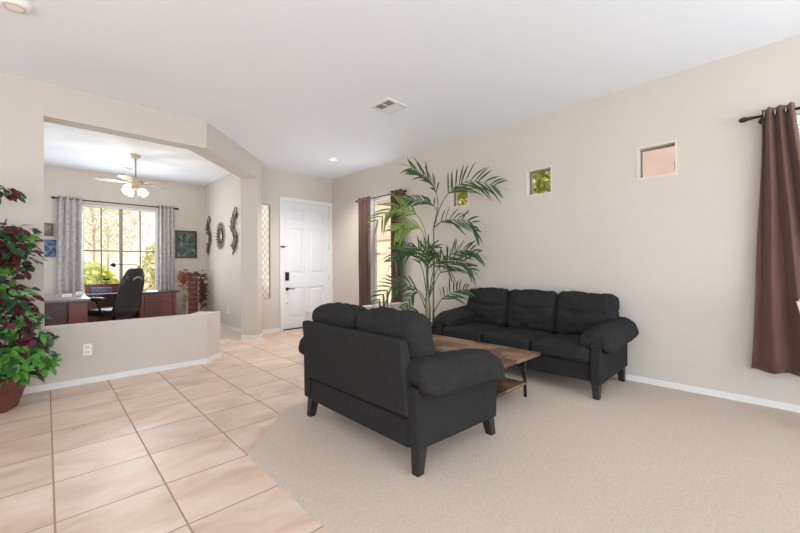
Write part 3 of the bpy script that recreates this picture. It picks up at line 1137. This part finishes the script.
for pts, nl, L, t0, light, lift in FR:
    N = 40
    c = catmull(pts, N)
    m = MB().tube(c[::2], [.007*(1-.75*i/(N//2)) for i in range(N//2+1)], 6)
    plane_n = (c[-1]-c[N//2]).cross(Vector((0, 0, 1)))
    if plane_n.length < 1e-4:
        plane_n = Vector((1, 0, 0))
    plane_n.normalize()
    nl = int(nl*1.15)
    for i in range(nl):
        t = t0 + (1-t0)*(i+.3)/nl
        k = min(N-1, int(t*N))
        p = c[k]
        tan = (c[k+1]-c[max(0, k-1)]).normalized()
        upv = (Vector((0, 0, 1)) - tan*tan.z).normalized()
        sp = math.sin(PI*min(1, .25+.72*(i+.5)/nl))
        for s in (1, -1):
            # leaflets leave the rachis in a V, upper ones standing, lower ones hanging
            side = plane_n*s*(.42 + R.uniform(-.12, .12))
            d = tan*R.uniform(.65, .95) + side + upv*(((.35+.6*lift) if s == 1 else -(.75-.35*lift)) + R.uniform(-.15, .15))
            LL = L*(.55+.5*sp)*R.uniform(.85, 1.1)
            d.normalize()
            tip = p + d*LL
            if tip.x + 3.80 > XR-.02:
                d.x -= (tip.x + 3.80 - XR + .03)/LL
            m.blade(p, d, (upv*.35 + plane_n*(1 if plane_n.y < 0 else -1) + Vector((R.uniform(-.3, .3), R.uniform(-.3, .3), R.uniform(-.2, .2)))), LL, .027*R.uniform(.8, 1.15), R.uniform(.08, .34))
    tan = (c[-1]-c[-3]).normalized()
    m.blade(c[-1], tan, Vector((0, 0, 1)), L*.5, .02, .3)
    m.build('frond', MT['palm_sunlit' if light else 'palm'], pp)

# ------------------------------------------------------------------ leafy plant at the left
lp = thing('potted_ficus', 'bushy artificial plant with green and burgundy leaves in a red-brown pot', 'plant', (-.36, 4.56, 0))
m = MB().lathe([(0, .003), (.17, .003), (.185, .02), (.262, .27), (.27, .285), (.255, .29), (.24, .25), (0, .25)], 8, smooth=False)
m.build('pot', MT['pot'], lp)
m = MB().lathe([(.24, .25), (.12, .27), (0, .28)], 16)
m.build('soil', MT['soil'], lp)
for a in range(3):
    ang = a*2.1
    MB().tube([(.03*math.cos(ang), .03*math.sin(ang), .26), (.04*math.cos(ang+1), .04*math.sin(ang+1), .7), (.06*math.cos(ang+2), .05*math.sin(ang+2), 1.15), (.12*math.cos(ang), .10*math.sin(ang), 1.6)], [.016, .014, .011, .005], 7).build('trunk', MT['bark'], lp)
RL = random.Random(5)


def leaves(mb, cx, cy, cz, rx, ry, rz, n, L, wd):
    for _ in range(n):
        while True:
            u = Vector((RL.uniform(-1, 1), RL.uniform(-1, 1), RL.uniform(-1, 1)))
            if .25 < u.length < 1:
                break
        p = Vector((cx+u.x*rx, cy+u.y*ry, cz+u.z*rz))
        d = Vector((u.x, u.y, 0))*.8 + Vector((RL.uniform(-.6, .6), RL.uniform(-.6, .6), RL.uniform(-.9, .25)))
        nr = Vector((RL.uniform(-.5, .5)+.0, RL.uniform(-.5, .5)-.4, .8)) + Vector((u.x, u.y, 0))*.5
        ll = L*RL.uniform(.7, 1.2)
        tip = p + d.normalized()*ll
        if tip.y + 4.56 > YL-.02:
            p.y -= tip.y + 4.56 - YL + .03
        mb.blade(p, d, nr, ll, wd*RL.uniform(.8, 1.15), RL.uniform(.05, .3), 4)


gd, gb, gw = MB(), MB(), MB()
# crown
for (cx, cy, cz, rx, ry, rz, nd, nb, nw_) in (
        (-.02, .02, 1.42, .26, .24, .15, 62, 24, 26),
        (.14, -.06, 1.44, .16, .14, .12, 16, 10, 26),
        (-.02, 0, 1.18, .27, .26, .17, 72, 20, 22),
        (.20, -.08, 1.26, .13, .12, .14, 10, 5, 26),
        (-.04, 0, .93, .28, .27, .15, 52, 26, 22),
        (.16, -.08, .95, .13, .13, .16, 16, 6, 20),
        (.02, 0, .70, .28, .26, .14, 42, 30, 20),
        (.22, -.10, .74, .12, .12, .10, 10, 8, 18),
        (.0, -.04, .46, .30, .26, .15, 50, 110, 6),
        (.16, -.12, .40, .26, .20, .16, 26, 120, 8),
        (.30, -.14, .58, .10, .10, .08, 14, 6, 12),
        (.10, 0, 1.83, .10, .08, .05, 12, 2, 9),
        (-.1, 0, 1.86, .14, .1, .08, 16, 2, 12)):
    leaves(gd, cx, cy, cz, rx, ry, rz, int(nd*1.6), .076, .052)
    leaves(gb, cx, cy, cz, rx, ry, rz, int(nb*2.2), .070, .048)
    leaves(gw, cx, cy, cz, rx, ry, rz, int(nw_*1.5), .076, .048)
gd.build('dark_green_foliage', MT['leaf_dark'], lp)
gb.build('bright_green_foliage', MT['leaf_bright'], lp)
gw.build('burgundy_foliage', MT['leaf_wine'], lp)
tw = MB()
for (x, y, z) in ((.15, -.05, 1.42), (.2, -.08, 1.2), (.2, -.1, .9), (.24, -.12, .7), (-.1, .0, 1.86), (.1, 0, 1.83), (.3, -.14, .58), (.15, -.1, .45), (-.2, -.1, 1.2), (-.15, -.1, .8)):
    tw.tube([(0, 0, max(.27, z-.35)), (x*.5, y*.5, z-.12), (x, y, z)], [.006, .004, .002], 5)
tw.build('branches', MT['bark'], lp)

# ------------------------------------------------------------------ ceiling things
v = thing('ceiling_vent', 'square white air vent grille in the living room ceiling', 'vent', (2.80, 3.10, H))
m = MB()
a, b = .15, .118
m.box(-a, a, -a, -b, -.010, 0)
m.box(-a, a, b, a, -.010, 0)
m.box(-a, -b, -b, b, -.010, 0)
m.box(b, a, -b, b, -.010, 0)
m.box(-b, b, -.008, .008, -.009, 0)
m.box(-.008, .008, -b, b, -.009, 0)
m.build('frame', MT['vent'], v)
pbox('duct_backing', v, MT['vent_dark'], -b, b, -b, b, -.002, -.0005)
m = MB()
for qx, qy, ax, tl in ((-1, -1, 0, 40), (1, 1, 0, -40), (-1, 1, 1, -40), (1, -1, 1, 40)):
    for k in range(5):
        o_ = .022 + k*.021
        if ax == 0:
            q = Matrix.Translation((qx*.063, qy*o_, -.006)) @ Matrix.Rotation(math.radians(tl), 4, 'X')
            m.box(-.054, .054, -.007, .007, -.0008, .0008, mtx=q)
        else:
            q = Matrix.Translation((qx*o_, qy*.063, -.006)) @ Matrix.Rotation(math.radians(tl), 4, 'Y')
            m.box(-.007, .007, -.054, .054, -.0008, .0008, mtx=q)
m.build('louvres', MT['vent'], v)

dl = thing('recessed_light', 'round lit downlight in the ceiling near the entry', 'ceiling light', (3.494, 5.28, H))
MB().lathe([(.055, -.001), (.058, -.008), (.085, -.006), (.088, -.0005)], 28).build('trim_ring', MT['plastic'], dl)
MB().lathe([(0, -.004), (.056, -.004), (.056, -.001)], 28).build('lens', MT['lamp_lit'], dl)
ld = bpy.data.lights.new('downlight_beam', 'SPOT')
ld.energy = 128
ld.spot_size = math.radians(130)
ld.spot_blend = .8
ld.shadow_soft_size = .05
ld.color = (1, .96, .9)
lo = bpy.data.objects.new('downlight_beam', ld)
COL.objects.link(lo)
lo.parent = dl
lo.location = (0, 0, -.03)

sm = thing('smoke_detector', 'round cream smoke detector on the ceiling, top left', 'smoke detector', (-.15, 3.62, H))
MB().lathe([(.0, -.040), (.05, -.040), (.075, -.032), (.085, -.012), (.09, 0)], 28).build('cover', MT['plastic'], sm)
MB().lathe([(.045, -.0405), (.048, -.043), (.055, -.043), (.058, -.0385)], 24).build('test_ring', MT['cream'], sm)
od = thing('smoke_detector', 'small pale detector on the office ceiling behind the fan', 'smoke detector', (1.07, 8.25, H))
MB().lathe([(0, -.035), (.05, -.033), (.065, -.015), (.068, 0)], 20).build('cover', MT['plastic'], od)

# ------------------------------------------------------------------ ceiling fan
fn = thing('ceiling_fan', 'office ceiling fan with a cluster of lit glass shades', 'ceiling fan', (1.04, 7.2, 0))
MB().lathe([(0, 2.925), (.03, 2.925), (.055, 2.94), (.066, 2.97), (.068, H)], 24).build('canopy', MT['fan_metal'], fn)
MB().tube([(0, 0, 2.93), (0, 0, 2.62)], .012, 10).build('downrod', MT['fan_metal'], fn)
MB().lathe([(0, 2.64), (.03, 2.635), (.085, 2.61), (.105, 2.585), (.105, 2.545), (.08, 2.525), (.05, 2.515), (.05, 2.48), (.065, 2.47), (.06, 2.44), (0, 2.435)], 28).build('motor', MT['fan_metal'], fn)
for k in range(5):
    a = math.radians(-46 + 72*k)
    q = Matrix.Rotation(a, 4, 'Z')
    q2 = q @ Matrix.Rotation(math.radians(11), 4, 'X')
    m = MB()
    pts = [(.17, -.045), (.24, -.06), (.46, -.066), (.505, -.05), (.512, 0), (.505, .05), (.46, .066), (.24, .06), (.17, .045)]
    m.prism(pts, -.004, .004)
    m.xf(Matrix.Translation((0, 0, 2.55)) @ q2)
    bld = m.build('blade', MT['blade'], fn)
    m = MB()
    m.box(.09, .20, -.014, .014, -.012, -.005)
    m.box(.17, .23, -.035, .035, -.010, -.005)
    m.xf(Matrix.Translation((0, 0, 2.55)) @ q2)
    m.build('blade_bracket', MT['fan_metal'], bld)
for k in range(4):
    a = math.radians(25 + 90*k)
    base = Vector((.05*math.cos(a), .05*math.sin(a), 2.46))
    d = Vector((math.cos(a)*.8, math.sin(a)*.8, -.62)).normalized()
    mt = Matrix.Translation(base) @ d.to_track_quat('Z', 'Y').to_matrix().to_4x4()
    arm = MB().tube([mt @ Vector((0, 0, 0)), mt @ Vector((0, 0, .05))], .012, 8).build('lamp_arm', MT['fan_metal'], fn)
    MB().lathe([(.018, .045), (.03, .055), (.045, .085), (.058, .125), (.062, .135), (.058, .134), (.04, .085), (0, .06)], 18, mtx=mt).build('lamp_shade', MT['shade'], arm)
    pl = bpy.data.lights.new('fan_bulb', 'POINT')
    pl.energy = 7
    pl.color = (1, .88, .72)
    pl.shadow_soft_size = .04
    po = bpy.data.objects.new('fan_bulb', pl)
    COL.objects.link(po)
    po.parent = fn
    po.location = mt @ Vector((0, 0, .19))
MB().tube([(.02, -.03, 2.44), (.02, -.03, 2.22)], .002, 5).build('pull_chain', MT['fan_metal'], fn)


# ------------------------------------------------------------------ wall plates
def outlet(label, loc, rz):
    o = thing('outlet', label, 'outlet', loc, rz, 'white wall outlets')
    pl = MB().box(-.036, .036, -.006, 0, -.058, .058, .003).build('cover_plate', MT['plastic'], o)
    for z in (-.024, .024):
        f = MB().box(-.017, .017, -.009, -.005, z-.014, z+.014, .002).build('socket', MT['trim'], o)
        MB().box(-.008, -.005, -.0096, -.0085, z-.005, z+.006).box(.005, .008, -.0096, -.0085, z-.005, z+.006).build('slots', MT['black'], f)
    return o


outlet('white outlet plate on the low half wall', (.303, YL, .345), 0)
outlet('white outlet plate low on the office side wall', (XO, 7.49, .36), -PI/2)


# ------------------------------------------------------------------ pictures and wall ornaments
def picture(label, x0, x1, z0, z1, art, fw, fm):
    o = thing('framed_picture', label, 'picture', (0, YF, 0))
    m = MB()
    m.box(x0, x0+fw, -.03, 0, z0, z1)
    m.box(x1-fw, x1, -.03, 0, z0, z1)
    m.box(x0+fw, x1-fw, -.03, 0, z0, z0+fw)
    m.box(x0+fw, x1-fw, -.03, 0, z1-fw, z1)
    m.build('frame', fm, o)
    pbox('canvas', o, art, x0+fw, x1-fw, -.016, -.002, z0+fw, z1-fw)
    return o


picture('framed teal and green painting right of the office window', 1.965, 2.37, 1.39, 1.975, MT['art'], .035, MT['picframe'])
picture('small dark framed print, upper of two left of the office curtain', -.13, .09, 1.75, 1.968, MT['art_small'], .018, MT['picframe'])
picture('small blue print, lower of two left of the office curtain', -.13, .146, 1.388, 1.685, MT['art_blue'], .006, MT['art_blue'])


def vine(label, yc, z0, z1, half, seed):
    o = thing('metal_wall_vine', label, 'wall ornament', (XO, yc, 0), 0, 'metal wall vines')
    rr = random.Random(seed)
    n = 26
    c = []
    for i in range(n+1):
        t = i/n
        c.append(Vector((-.02, half*.35*math.sin(t*9+seed), z0+(z1-z0)*t)))
    m = MB().tube(c, .009, 6)
    m.build('stem', MT['rust'], o)
    m = MB()
    for i in range(1, n, 2):
        s = 1 if (i//2) % 2 else -1
        p = c[i]
        # a curl with a leaf at its end
        pts = []
        rad = half*.42
        for k in range(9):
            a = -PI/2 + k/8*4.4
            r_ = rad*(1-.07*k)
            pts.append(p + Vector((-.004, s*(r_*math.cos(a)), rad + r_*math.sin(a)))*1)
        m.tube(pts, .009, 5)
    m.build('scrolls', MT['rust'], o)
    m = MB()
    for i in range(2, n+1):
        p = c[i]
        for s in (1, -1):
            if rr.random() < .38:
                m.blade(p, Vector((-.25, s*rr.uniform(.5, 1), rr.uniform(-.2, .9))), Vector((1, 0, 0)), half*rr.uniform(.4, .7), .04, 0)
    lv_ = m.build('leaves', MT['rust'], o)
    return o


vine('dark metal scroll vine ornament nearest the office corner', 8.59, 1.44, 2.18, .20, 1)
vine('dark metal scroll vine ornament nearest the post', 7.13, 1.42, 2.15, .25, 2)
o = thing('oval_wall_medallion', 'dark oval metal leaf wreath between two metal vines', 'wall ornament', (XO, 7.87, 1.82))
ring = [(-.02, .11*math.cos(a*PI/12), .15*math.sin(a*PI/12)) for a in range(25)]
MB().tube(ring, .012, 6, caps=False).tube([(-.02, .17*math.cos(a*PI/12), .22*math.sin(a*PI/12)) for a in range(25)], .007, 6, caps=False).build('ring', MT['rust'], o)
m = MB()
for k in range(26):
    a = 2*PI*k/26
    p = Vector((-.02, .13*math.cos(a), .17*math.sin(a)))
    m.blade(p, Vector((-.2, math.cos(a)*.9, math.sin(a)*1.1)), Vector((1, 0, 0)), .125, .035, 0)
m.build('leaf_rays', MT['rust'], o)
m = MB().lathe([(0, .0), (.1, 0), (.1, .006), (0, .006)], 24, mtx=Matrix.Translation((-.012, 0, 0)) @ Matrix.Scale(1.42, 4, (0, 0, 1)) @ Matrix.Rotation(PI/2, 4, 'Y'))
m.build('center_plate', MT['chrome'], o)

# ------------------------------------------------------------------ office furniture
dk = thing('office_desk', 'mahogany corner desk with a grey top, left of the black chair', 'desk', (0, 0, 0))
MB().box(-1.15, .455, 6.84, 7.62, .722, .752, .006).build('desktop', MT['desk_top'], dk)
MB().box(-1.12, .43, 6.865, 7.60, .69, .722).build('apron', MT['mahog_dark'], dk)
MB().box(-1.10, .20, 6.90, 6.925, .08, .69).build('modesty_panel', MT['mahog_dark'], dk)
MB().box(.22, .425, 6.88, 7.58, .012, .69, .004).build('pedestal', MT['mahog'], dk)
MB().box(-1.12, -1.06, 6.88, 7.58, .012, .69).build('side_panel', MT['mahog_dark'], dk)
for z in (.12, .42):
    MB().box(.20, .221, 6.95, 7.52, z, z+.26, .004).build('drawer', MT['mahog'], dk)

cr_ = thing('credenza', 'mahogany credenza with slatted drawer fronts under the office window', 'desk', (0, 0, 0))
MB().box(.46, 1.86, 8.10, 8.70, .715, .745, .006).build('desktop', MT['desk_dark'], cr_)
for (a, b) in ((1.235, 1.80), (.50, .62)):
    c = MB().box(a, b, 8.15, 8.68, .012, .715, .004).build('pedestal', MT['mahog'], cr_)
MB().box(1.225, 1.29, 8.125, 8.15, .05, .715, .003).build('corner_post', MT['mahog'], cr_)
MB().box(1.745, 1.81, 8.125, 8.15, .05, .715, .003).build('corner_post', MT['mahog'], cr_)
for i, (z0, z1) in enumerate(((.56, .69), (.40, .54), (.24, .38), (.07, .22))):
    m = MB()
    h_ = (z1-z0)/3
    for k in range(3):
        m.box(1.30, 1.735, 8.118, 8.15, z0+h_*k+.002, z0+h_*(k+1)-.004, .004)
    d_ = m.build('drawer', MT['mahog'], cr_)
MB().box(.62, 1.235, 8.60, 8.63, .10, .715).build('back_panel', MT['mahog'], cr_)
MB().box(.50, 1.20, 8.64, 8.68, .745, .90, .004).build('hutch_board', MT['mahog'], cr_)
# link desk between the two
lk = MB().box(-.2, .46, 7.62, 8.70, .715, .745, .004)
lk.build('connecting_top', MT['desk_top'], cr_)
MB().box(-.2, -.15, 7.64, 8.68, .012, .715).build('side_panel', MT['mahog_dark'], cr_)

# things on the desks
m_ = thing('desk_monitor_bar', 'low dark speaker bar with purple tint on the credenza', 'speaker', (.72, 8.55, .745))
MB().box(-.15, .15, -.03, .03, .0, .09, .008).build('body', MT['screen_glow'], m_)
wb = thing('webcam', 'small black webcam on a stalk in front of the office window', 'webcam', (.80, 8.66, .90))
MB().lathe([(0, 0), (.03, 0), (.03, .006), (0, .008)], 14).tube([(0, 0, .006), (0, 0, .06)], .005, 6).build('stand', MT['black'], wb)
MB().box(-.05, .05, -.02, .02, .06, .10, .006).build('camera_body', MT['black'], wb)
lamp = thing('desk_lamp', 'thin black arm desk lamp standing on the credenza', 'lamp', (1.30, 8.34, .745))
MB().lathe([(0, 0), (.065, 0), (.065, .012), (.02, .02), (0, .02)], 20).build('base', MT['black'], lamp)
MB().tube([(0, 0, .015), (-.02, 0, .30), (-.06, 0, .49)], .007, 8).build('post', MT['black'], lamp)
MB().tube([(-.05, 0, .475), (-.08, 0, .50), (-.40, -.02, .505)], .006, 8).build('arm', MT['black'], lamp)
MB().lathe([(0, .03), (.022, .028), (.03, .01), (.05, -.035), (.046, -.035), (.025, .01), (0, .015)], 16, mtx=Matrix.Translation((-.43, -.02, .50)) @ Matrix.Rotation(math.radians(25), 4, 'Y')).build('lamp_head', MT['black'], lamp)
cup = thing('white_cup', 'small white cup on the left office desk near the curtain', 'cup', (.36, 7.44, .752))
MB().lathe([(0, .003), (.025, 0), (.034, .03), (.036, .075), (.032, .075), (.030, .03), (0, .01)], 18).build('body', MT['plastic'], cup)
MB().tube([(.034, 0, .06), (.055, 0, .055), (.055, 0, .03), (.033, 0, .02)], .005, 6).build('handle', MT['plastic'], cup)
bx = tag(MB().box(.17, .28, 7.40, 7.47, .752, .80, .003).build('paper_box', MT['plastic']), 'low white paper box on the left office desk', 'box')

# office chair: racing style back seen from behind, turned towards the credenza
oc_ = thing('office_chair', 'black leather high-back office chair behind the half wall', 'office chair', (.83, 7.60, 0), math.radians(40))
fb = MT['leather']
m = MB()
prof = [(.44, .20, .10), (.52, .235, .12), (.62, .225, .11), (.74, .20, .10), (.86, .215, .10), (.98, .20, .095), (1.08, .16, .085), (1.15, .13, .075), (1.18, .09, .05)]
rings = []
for z, hw, th in prof:
    y = -.20 - (z-.44)*.24
    rg = []
    for k in range(20):
        a = 2*PI*k/20
        ca, sa = math.cos(a), math.sin(a)
        rg.append(m.bm.verts.new((1.12*hw*math.copysign(abs(ca)**.7, ca), y + th*.5*math.copysign(abs(sa)**.8, sa) + .035*(abs(ca)**2), z)))
    rings.append(rg)
for a, b in zip(rings[:-1], rings[1:]):
    for k in range(20):
        f = m.bm.faces.new((a[k], a[(k+1) % 20], b[(k+1) % 20], b[k]))
        f.smooth = True
m.bm.faces.new(rings[0][::-1])
m.bm.faces.new(rings[-1])
bk = m.build('backrest', fb, oc_)
m = MB().cushion((0, .06, .47), (.50, .50, .11), .4, .012, 8, 0)
m.build('seat', fb, oc_)
em = MB()
arc = [(.10*math.cos(a), -.388, .95+.085*math.sin(a)) for a in [PI*.12+PI*.76*k/10 for k in range(11)]]
em.tube(arc, [.004+.011*math.sin(PI*k/10) for k in range(11)], 6)
em.build('back_emblem', MT['chrome'], bk)
for s in (-1, 1):
    am = MB()
    am.tube([(s*.25, -.05, .45), (s*.31, -.02, .50), (s*.32, .0, .62), (s*.31, .06, .675)], .017, 8)
    arm = am.build('arm_support', MT['black'], oc_)
    MB().cushion((s*.31, .09, .70), (.085, .34, .05), .45, .004, 6, 0).build('arm_pad', fb, arm)
MB().tube([(0, .04, .42), (0, .04, .12)], .028, 10).tube([(0, .04, .30), (0, .04, .10)], .038, 10).build('gas_lift', MT['black'], oc_)
m = MB().box(-.13, .13, -.1, .18, .395, .42)
m.build('seat_plate', MT['black'], oc_)
for k in range(5):
    a = 2*PI*k/5+.3
    e = Vector((.30*math.cos(a), .04+.30*math.sin(a), .075))
    lg = MB().tube([(0, .04, .12), e], [.028, .018], 8).build('base_leg', MT['black'], oc_)
    q = Matrix.Translation((e.x, e.y, .038)) @ Matrix.Rotation(a, 4, 'Z') @ Matrix.Rotation(PI/2, 4, 'X')
    MB().lathe([(0, -.02), (.026, -.02), (.026, .02), (0, .02)], 14, mtx=q).build('caster', MT['black'], lg)

# decorative stand with dried flowers in the corner
ds = thing('decorative_stand', 'reddish slatted stand with pale posts in the office corner', 'decorative stand', (2.20, 8.58, 0))
for x in (-.10, .12):
    MB().box(x-.016, x+.016, -.02, .02, .012, 1.0, .003).build('post', MT['cream'], ds)
m = MB()
for i in range(9):
    m.box(-.084, .104, -.012, .012, .06+i*.103, .06+i*.103+.094, .004)
m.build('slat_panel', MT['mahog'], ds)
MB().box(-.13, .15, -.025, .025, 1.0, 1.025, .003).build('top_rail', MT['mahog'], ds)
rf = random.Random(3)


def dried(label, name, cx, cy, cz, r, rz, n, mm):
    m = MB()
    for _ in range(n):
        u = Vector((rf.gauss(0, .5), rf.gauss(0, .5), rf.gauss(0, .5)))
        p = Vector((cx+u.x*r, cy+u.y*r*.6, cz+u.z*rz))
        if p.y + 8.58 > YF-.06:
            p.y = YF-.06-8.58
        if p.x + 2.20 > XO-.08:
            p.x = XO-.08-2.20
        for k in range(4):
            d = Vector((rf.uniform(-1, 1), rf.uniform(-1, .6), rf.uniform(-.6, 1)))
            m.blade(p, d, Vector((rf.uniform(-1, 1), -1, rf.uniform(-1, 1))), rf.uniform(.03, .055), .026, .2, 3)
    o_ = m.build(name, mm, ds)
    o_['kind'] = 'stuff'
    return o_


dried('', 'dried_flower_spray', -.16, -.03, .96, .11, .13, 90, MT['flower'])
dried('', 'dried_flower_spray', .02, -.02, 1.04, .16, .05, 30, MT['straw_dark'])
dried('', 'dried_grass_bunch', .18, -.06, .70, .06, .30, 220, MT['straw_dark'])
dried('', 'dried_grass_bunch', -.14, -.03, .55, .04, .25, 34, MT['straw'])

# ------------------------------------------------------------------ chair tip at the right edge
wc = thing('dining_chair', 'white framed chair with a teal back, only its corner shows at right', 'chair', (3.60, -.325, 0), math.radians(-6))
for s in (-1, 1):
    MB().tube([(.16, s*.21-.02, .012), (.17, s*.21-.02, .45), (.0, s*.22+.06, .93)], .014, 8).build('rear_leg', MT['plastic'], wc)
    MB().tube([(.17, s*.21+.06, .45), (.36, s*.21+.06, .45), (.37, s*.21+.06, .012)], .014, 8).build('front_leg', MT['plastic'], wc)
MB().box(.14, .37, -.14, .26, .44, .475, .01).build('seat', MT['teal_cloth'], wc)
q = Matrix.Translation((.085, .06, .69)) @ Matrix.Rotation(math.radians(-19), 4, 'Y')
MB().box(-.010, .010, -.20, .20, -.14, .235, .006, mtx=q).build('backrest', MT['teal_cloth'], wc)
MB().tube([(.0, -.16, .93), (-.004, .06, .945), (.0, .28, .93)], .014, 8).build('top_rail', MT['plastic'], wc)

# ------------------------------------------------------------------ outside
gy = MB().box(-60, XL-.3, -40, 90, -.3, -.13).box(XL-.3, 90, YF+.2, 90, -.3, -.13).box(XR+.2, 90, -40, YF+.2, -.3, -.13)
struct(gy.build('ground', MT['gravel']))
nb = thing('neighbour_house', 'pink stucco house wall seen through the small high window', 'house', (8.6, -.6, 0))
MB().box(0, 4, -4.5, 3.2, -.2, 5.2).build('wall', MT['stucco_rose'], nb)
MB().prism([(-.5, 5.2), (4.5, 5.2), (2, 6.6)], -5, 3.7, 'y').build('roof', MT['pot'], nb)
tn = thing('block_wall', 'tan garden wall outside the tall narrow window', 'garden wall', (0, 0, 0))
MB().box(9.2, 9.4, 6.6, 17, -.2, 2.2).build('wall', MT['stucco_tan'], tn)
MB().box(9.15, 9.45, 6.6, 17, 2.2, 2.3).build('coping', MT['stucco_pink'], tn)
h2 = thing('neighbour_house', 'tan stucco house beyond the garden wall', 'house', (11.5, 12.8, 0))
MB().box(0, 5, -3.4, 6, -.2, 5).build('wall', MT['stucco_pink'], h2)
MB().prism([(-.6, 5), (5.6, 5), (2.5, 6.6)], -4, 6.6, 'y').build('roof', MT['pot'], h2)
hl = MB()
hp = []
for i in range(41):
    x = -60 + i*4
    hp.append((x, 2.6 + 2.0*math.sin(i*.5) + 1.5*noise.noise(Vector((i*.3, 0, 0)))))
for i in range(40):
    (xa, za), (xb, zb) = hp[i], hp[i+1]
    vs = [hl.bm.verts.new(p) for p in ((xa, 45, -.2), (xb, 45, -.2), (xb, 62, zb), (xa, 62, za), (xb, 85, -.2), (xa, 85, -.2))]
    hl.bm.faces.new(vs[:4])
    hl.bm.faces.new((vs[3], vs[2], vs[4], vs[5]))
struct(hl.build('hill', MT['hill']))
RT = random.Random(21)


def tree(name, label, loc, hgt, r, mm, n, leaf=.14, trunk=True, bare=False, cat='tree', group=None):
    o = thing(name, label, cat, loc, 0, group)
    if trunk:
        m = MB().tube([(0, 0, 0), (.05, .03, hgt*.4), (.0, .05, hgt*.7)], [.06, .045, .025] if bare else [.11, .08, .04], 8)
        for k in range(9):
            a = k*2.4
            z = hgt*(.35+.05*k)
            m.tube([(.02, .03, z), (r*.45*math.cos(a), r*.45*math.sin(a), z+hgt*.14), (r*.85*math.cos(a+.2), r*.85*math.sin(a+.2), z+hgt*.26)], [.018, .012, .006] if bare else [.035, .022, .008], 5)
        m.build('trunk', MT['pale_bark'] if bare else MT['bark'], o)
    m = MB()
    for _ in range(n):
        while True:
            u = Vector((RT.uniform(-1, 1), RT.uniform(-1, 1), RT.uniform(-1, 1)))
            if u.length < 1:
                break
        zc, zr = (hgt*.68, hgt*.36) if trunk else (hgt*.5, hgt*.5)
        p = Vector((u.x*r, u.y*r, zc+u.z*zr))
        m.blade(p, Vector((RT.uniform(-1, 1), RT.uniform(-1, 1), RT.uniform(-1, .6))), Vector((RT.uniform(-1, 1), RT.uniform(-1, 1), RT.uniform(-.2, 1))), leaf*RT.uniform(.7, 1.3), leaf*.55, .2, 2)
    m.build('foliage', mm, o)
    return o


tree('leafy_tree', 'yellow green tree outside the small window above the sofa', (7.2, 3.6, -.13), 4.6, 1.15, MT['tree_leaf'], 3800, .15, group='leafy side yard trees')
tree('leafy_tree', 'yellow green tree outside the window behind the palm', (7.4, 5.9, -.13), 4.6, 1.05, MT['tree_leaf'], 3400, .15, group='leafy side yard trees')
tree('shrub', 'bright lime shrub outside the left half of the office window', (.80, 13.0, -.13), 1.50, .66, MT['lime'], 2400, .15, trunk=False, cat='shrub', group='shrubs outside the office window')
tree('shrub', 'olive shrub outside the right half of the office window', (3.55, 17.5, -.13), 2.5, 1.0, MT['olive'], 1200, .16, trunk=False, cat='shrub', group='shrubs outside the office window')
tree('bare_tree', 'pale bare desert tree outside the left office panes', (1.35, 19.3, -.13), 5.4, 1.7, MT['dry'], 2600, .11, bare=True, group='bare desert trees')
tree('bare_tree', 'pale bare desert tree outside the middle of the office window', (2.25, 24.0, -.13), 5.6, 2.0, MT['dry'], 2600, .12, bare=True, group='bare desert trees')
cw_ = thing('sidelight_backdrop', 'added white backdrop that brightens the entry sidelight', 'garden wall', (0, 0, 0))
MB().box(3.0, 6.6, 9.7, 9.9, -.2, 4.2).build('wall', MT['backdrop_white'], cw_)  # wall added only to make the sidelight glass bright
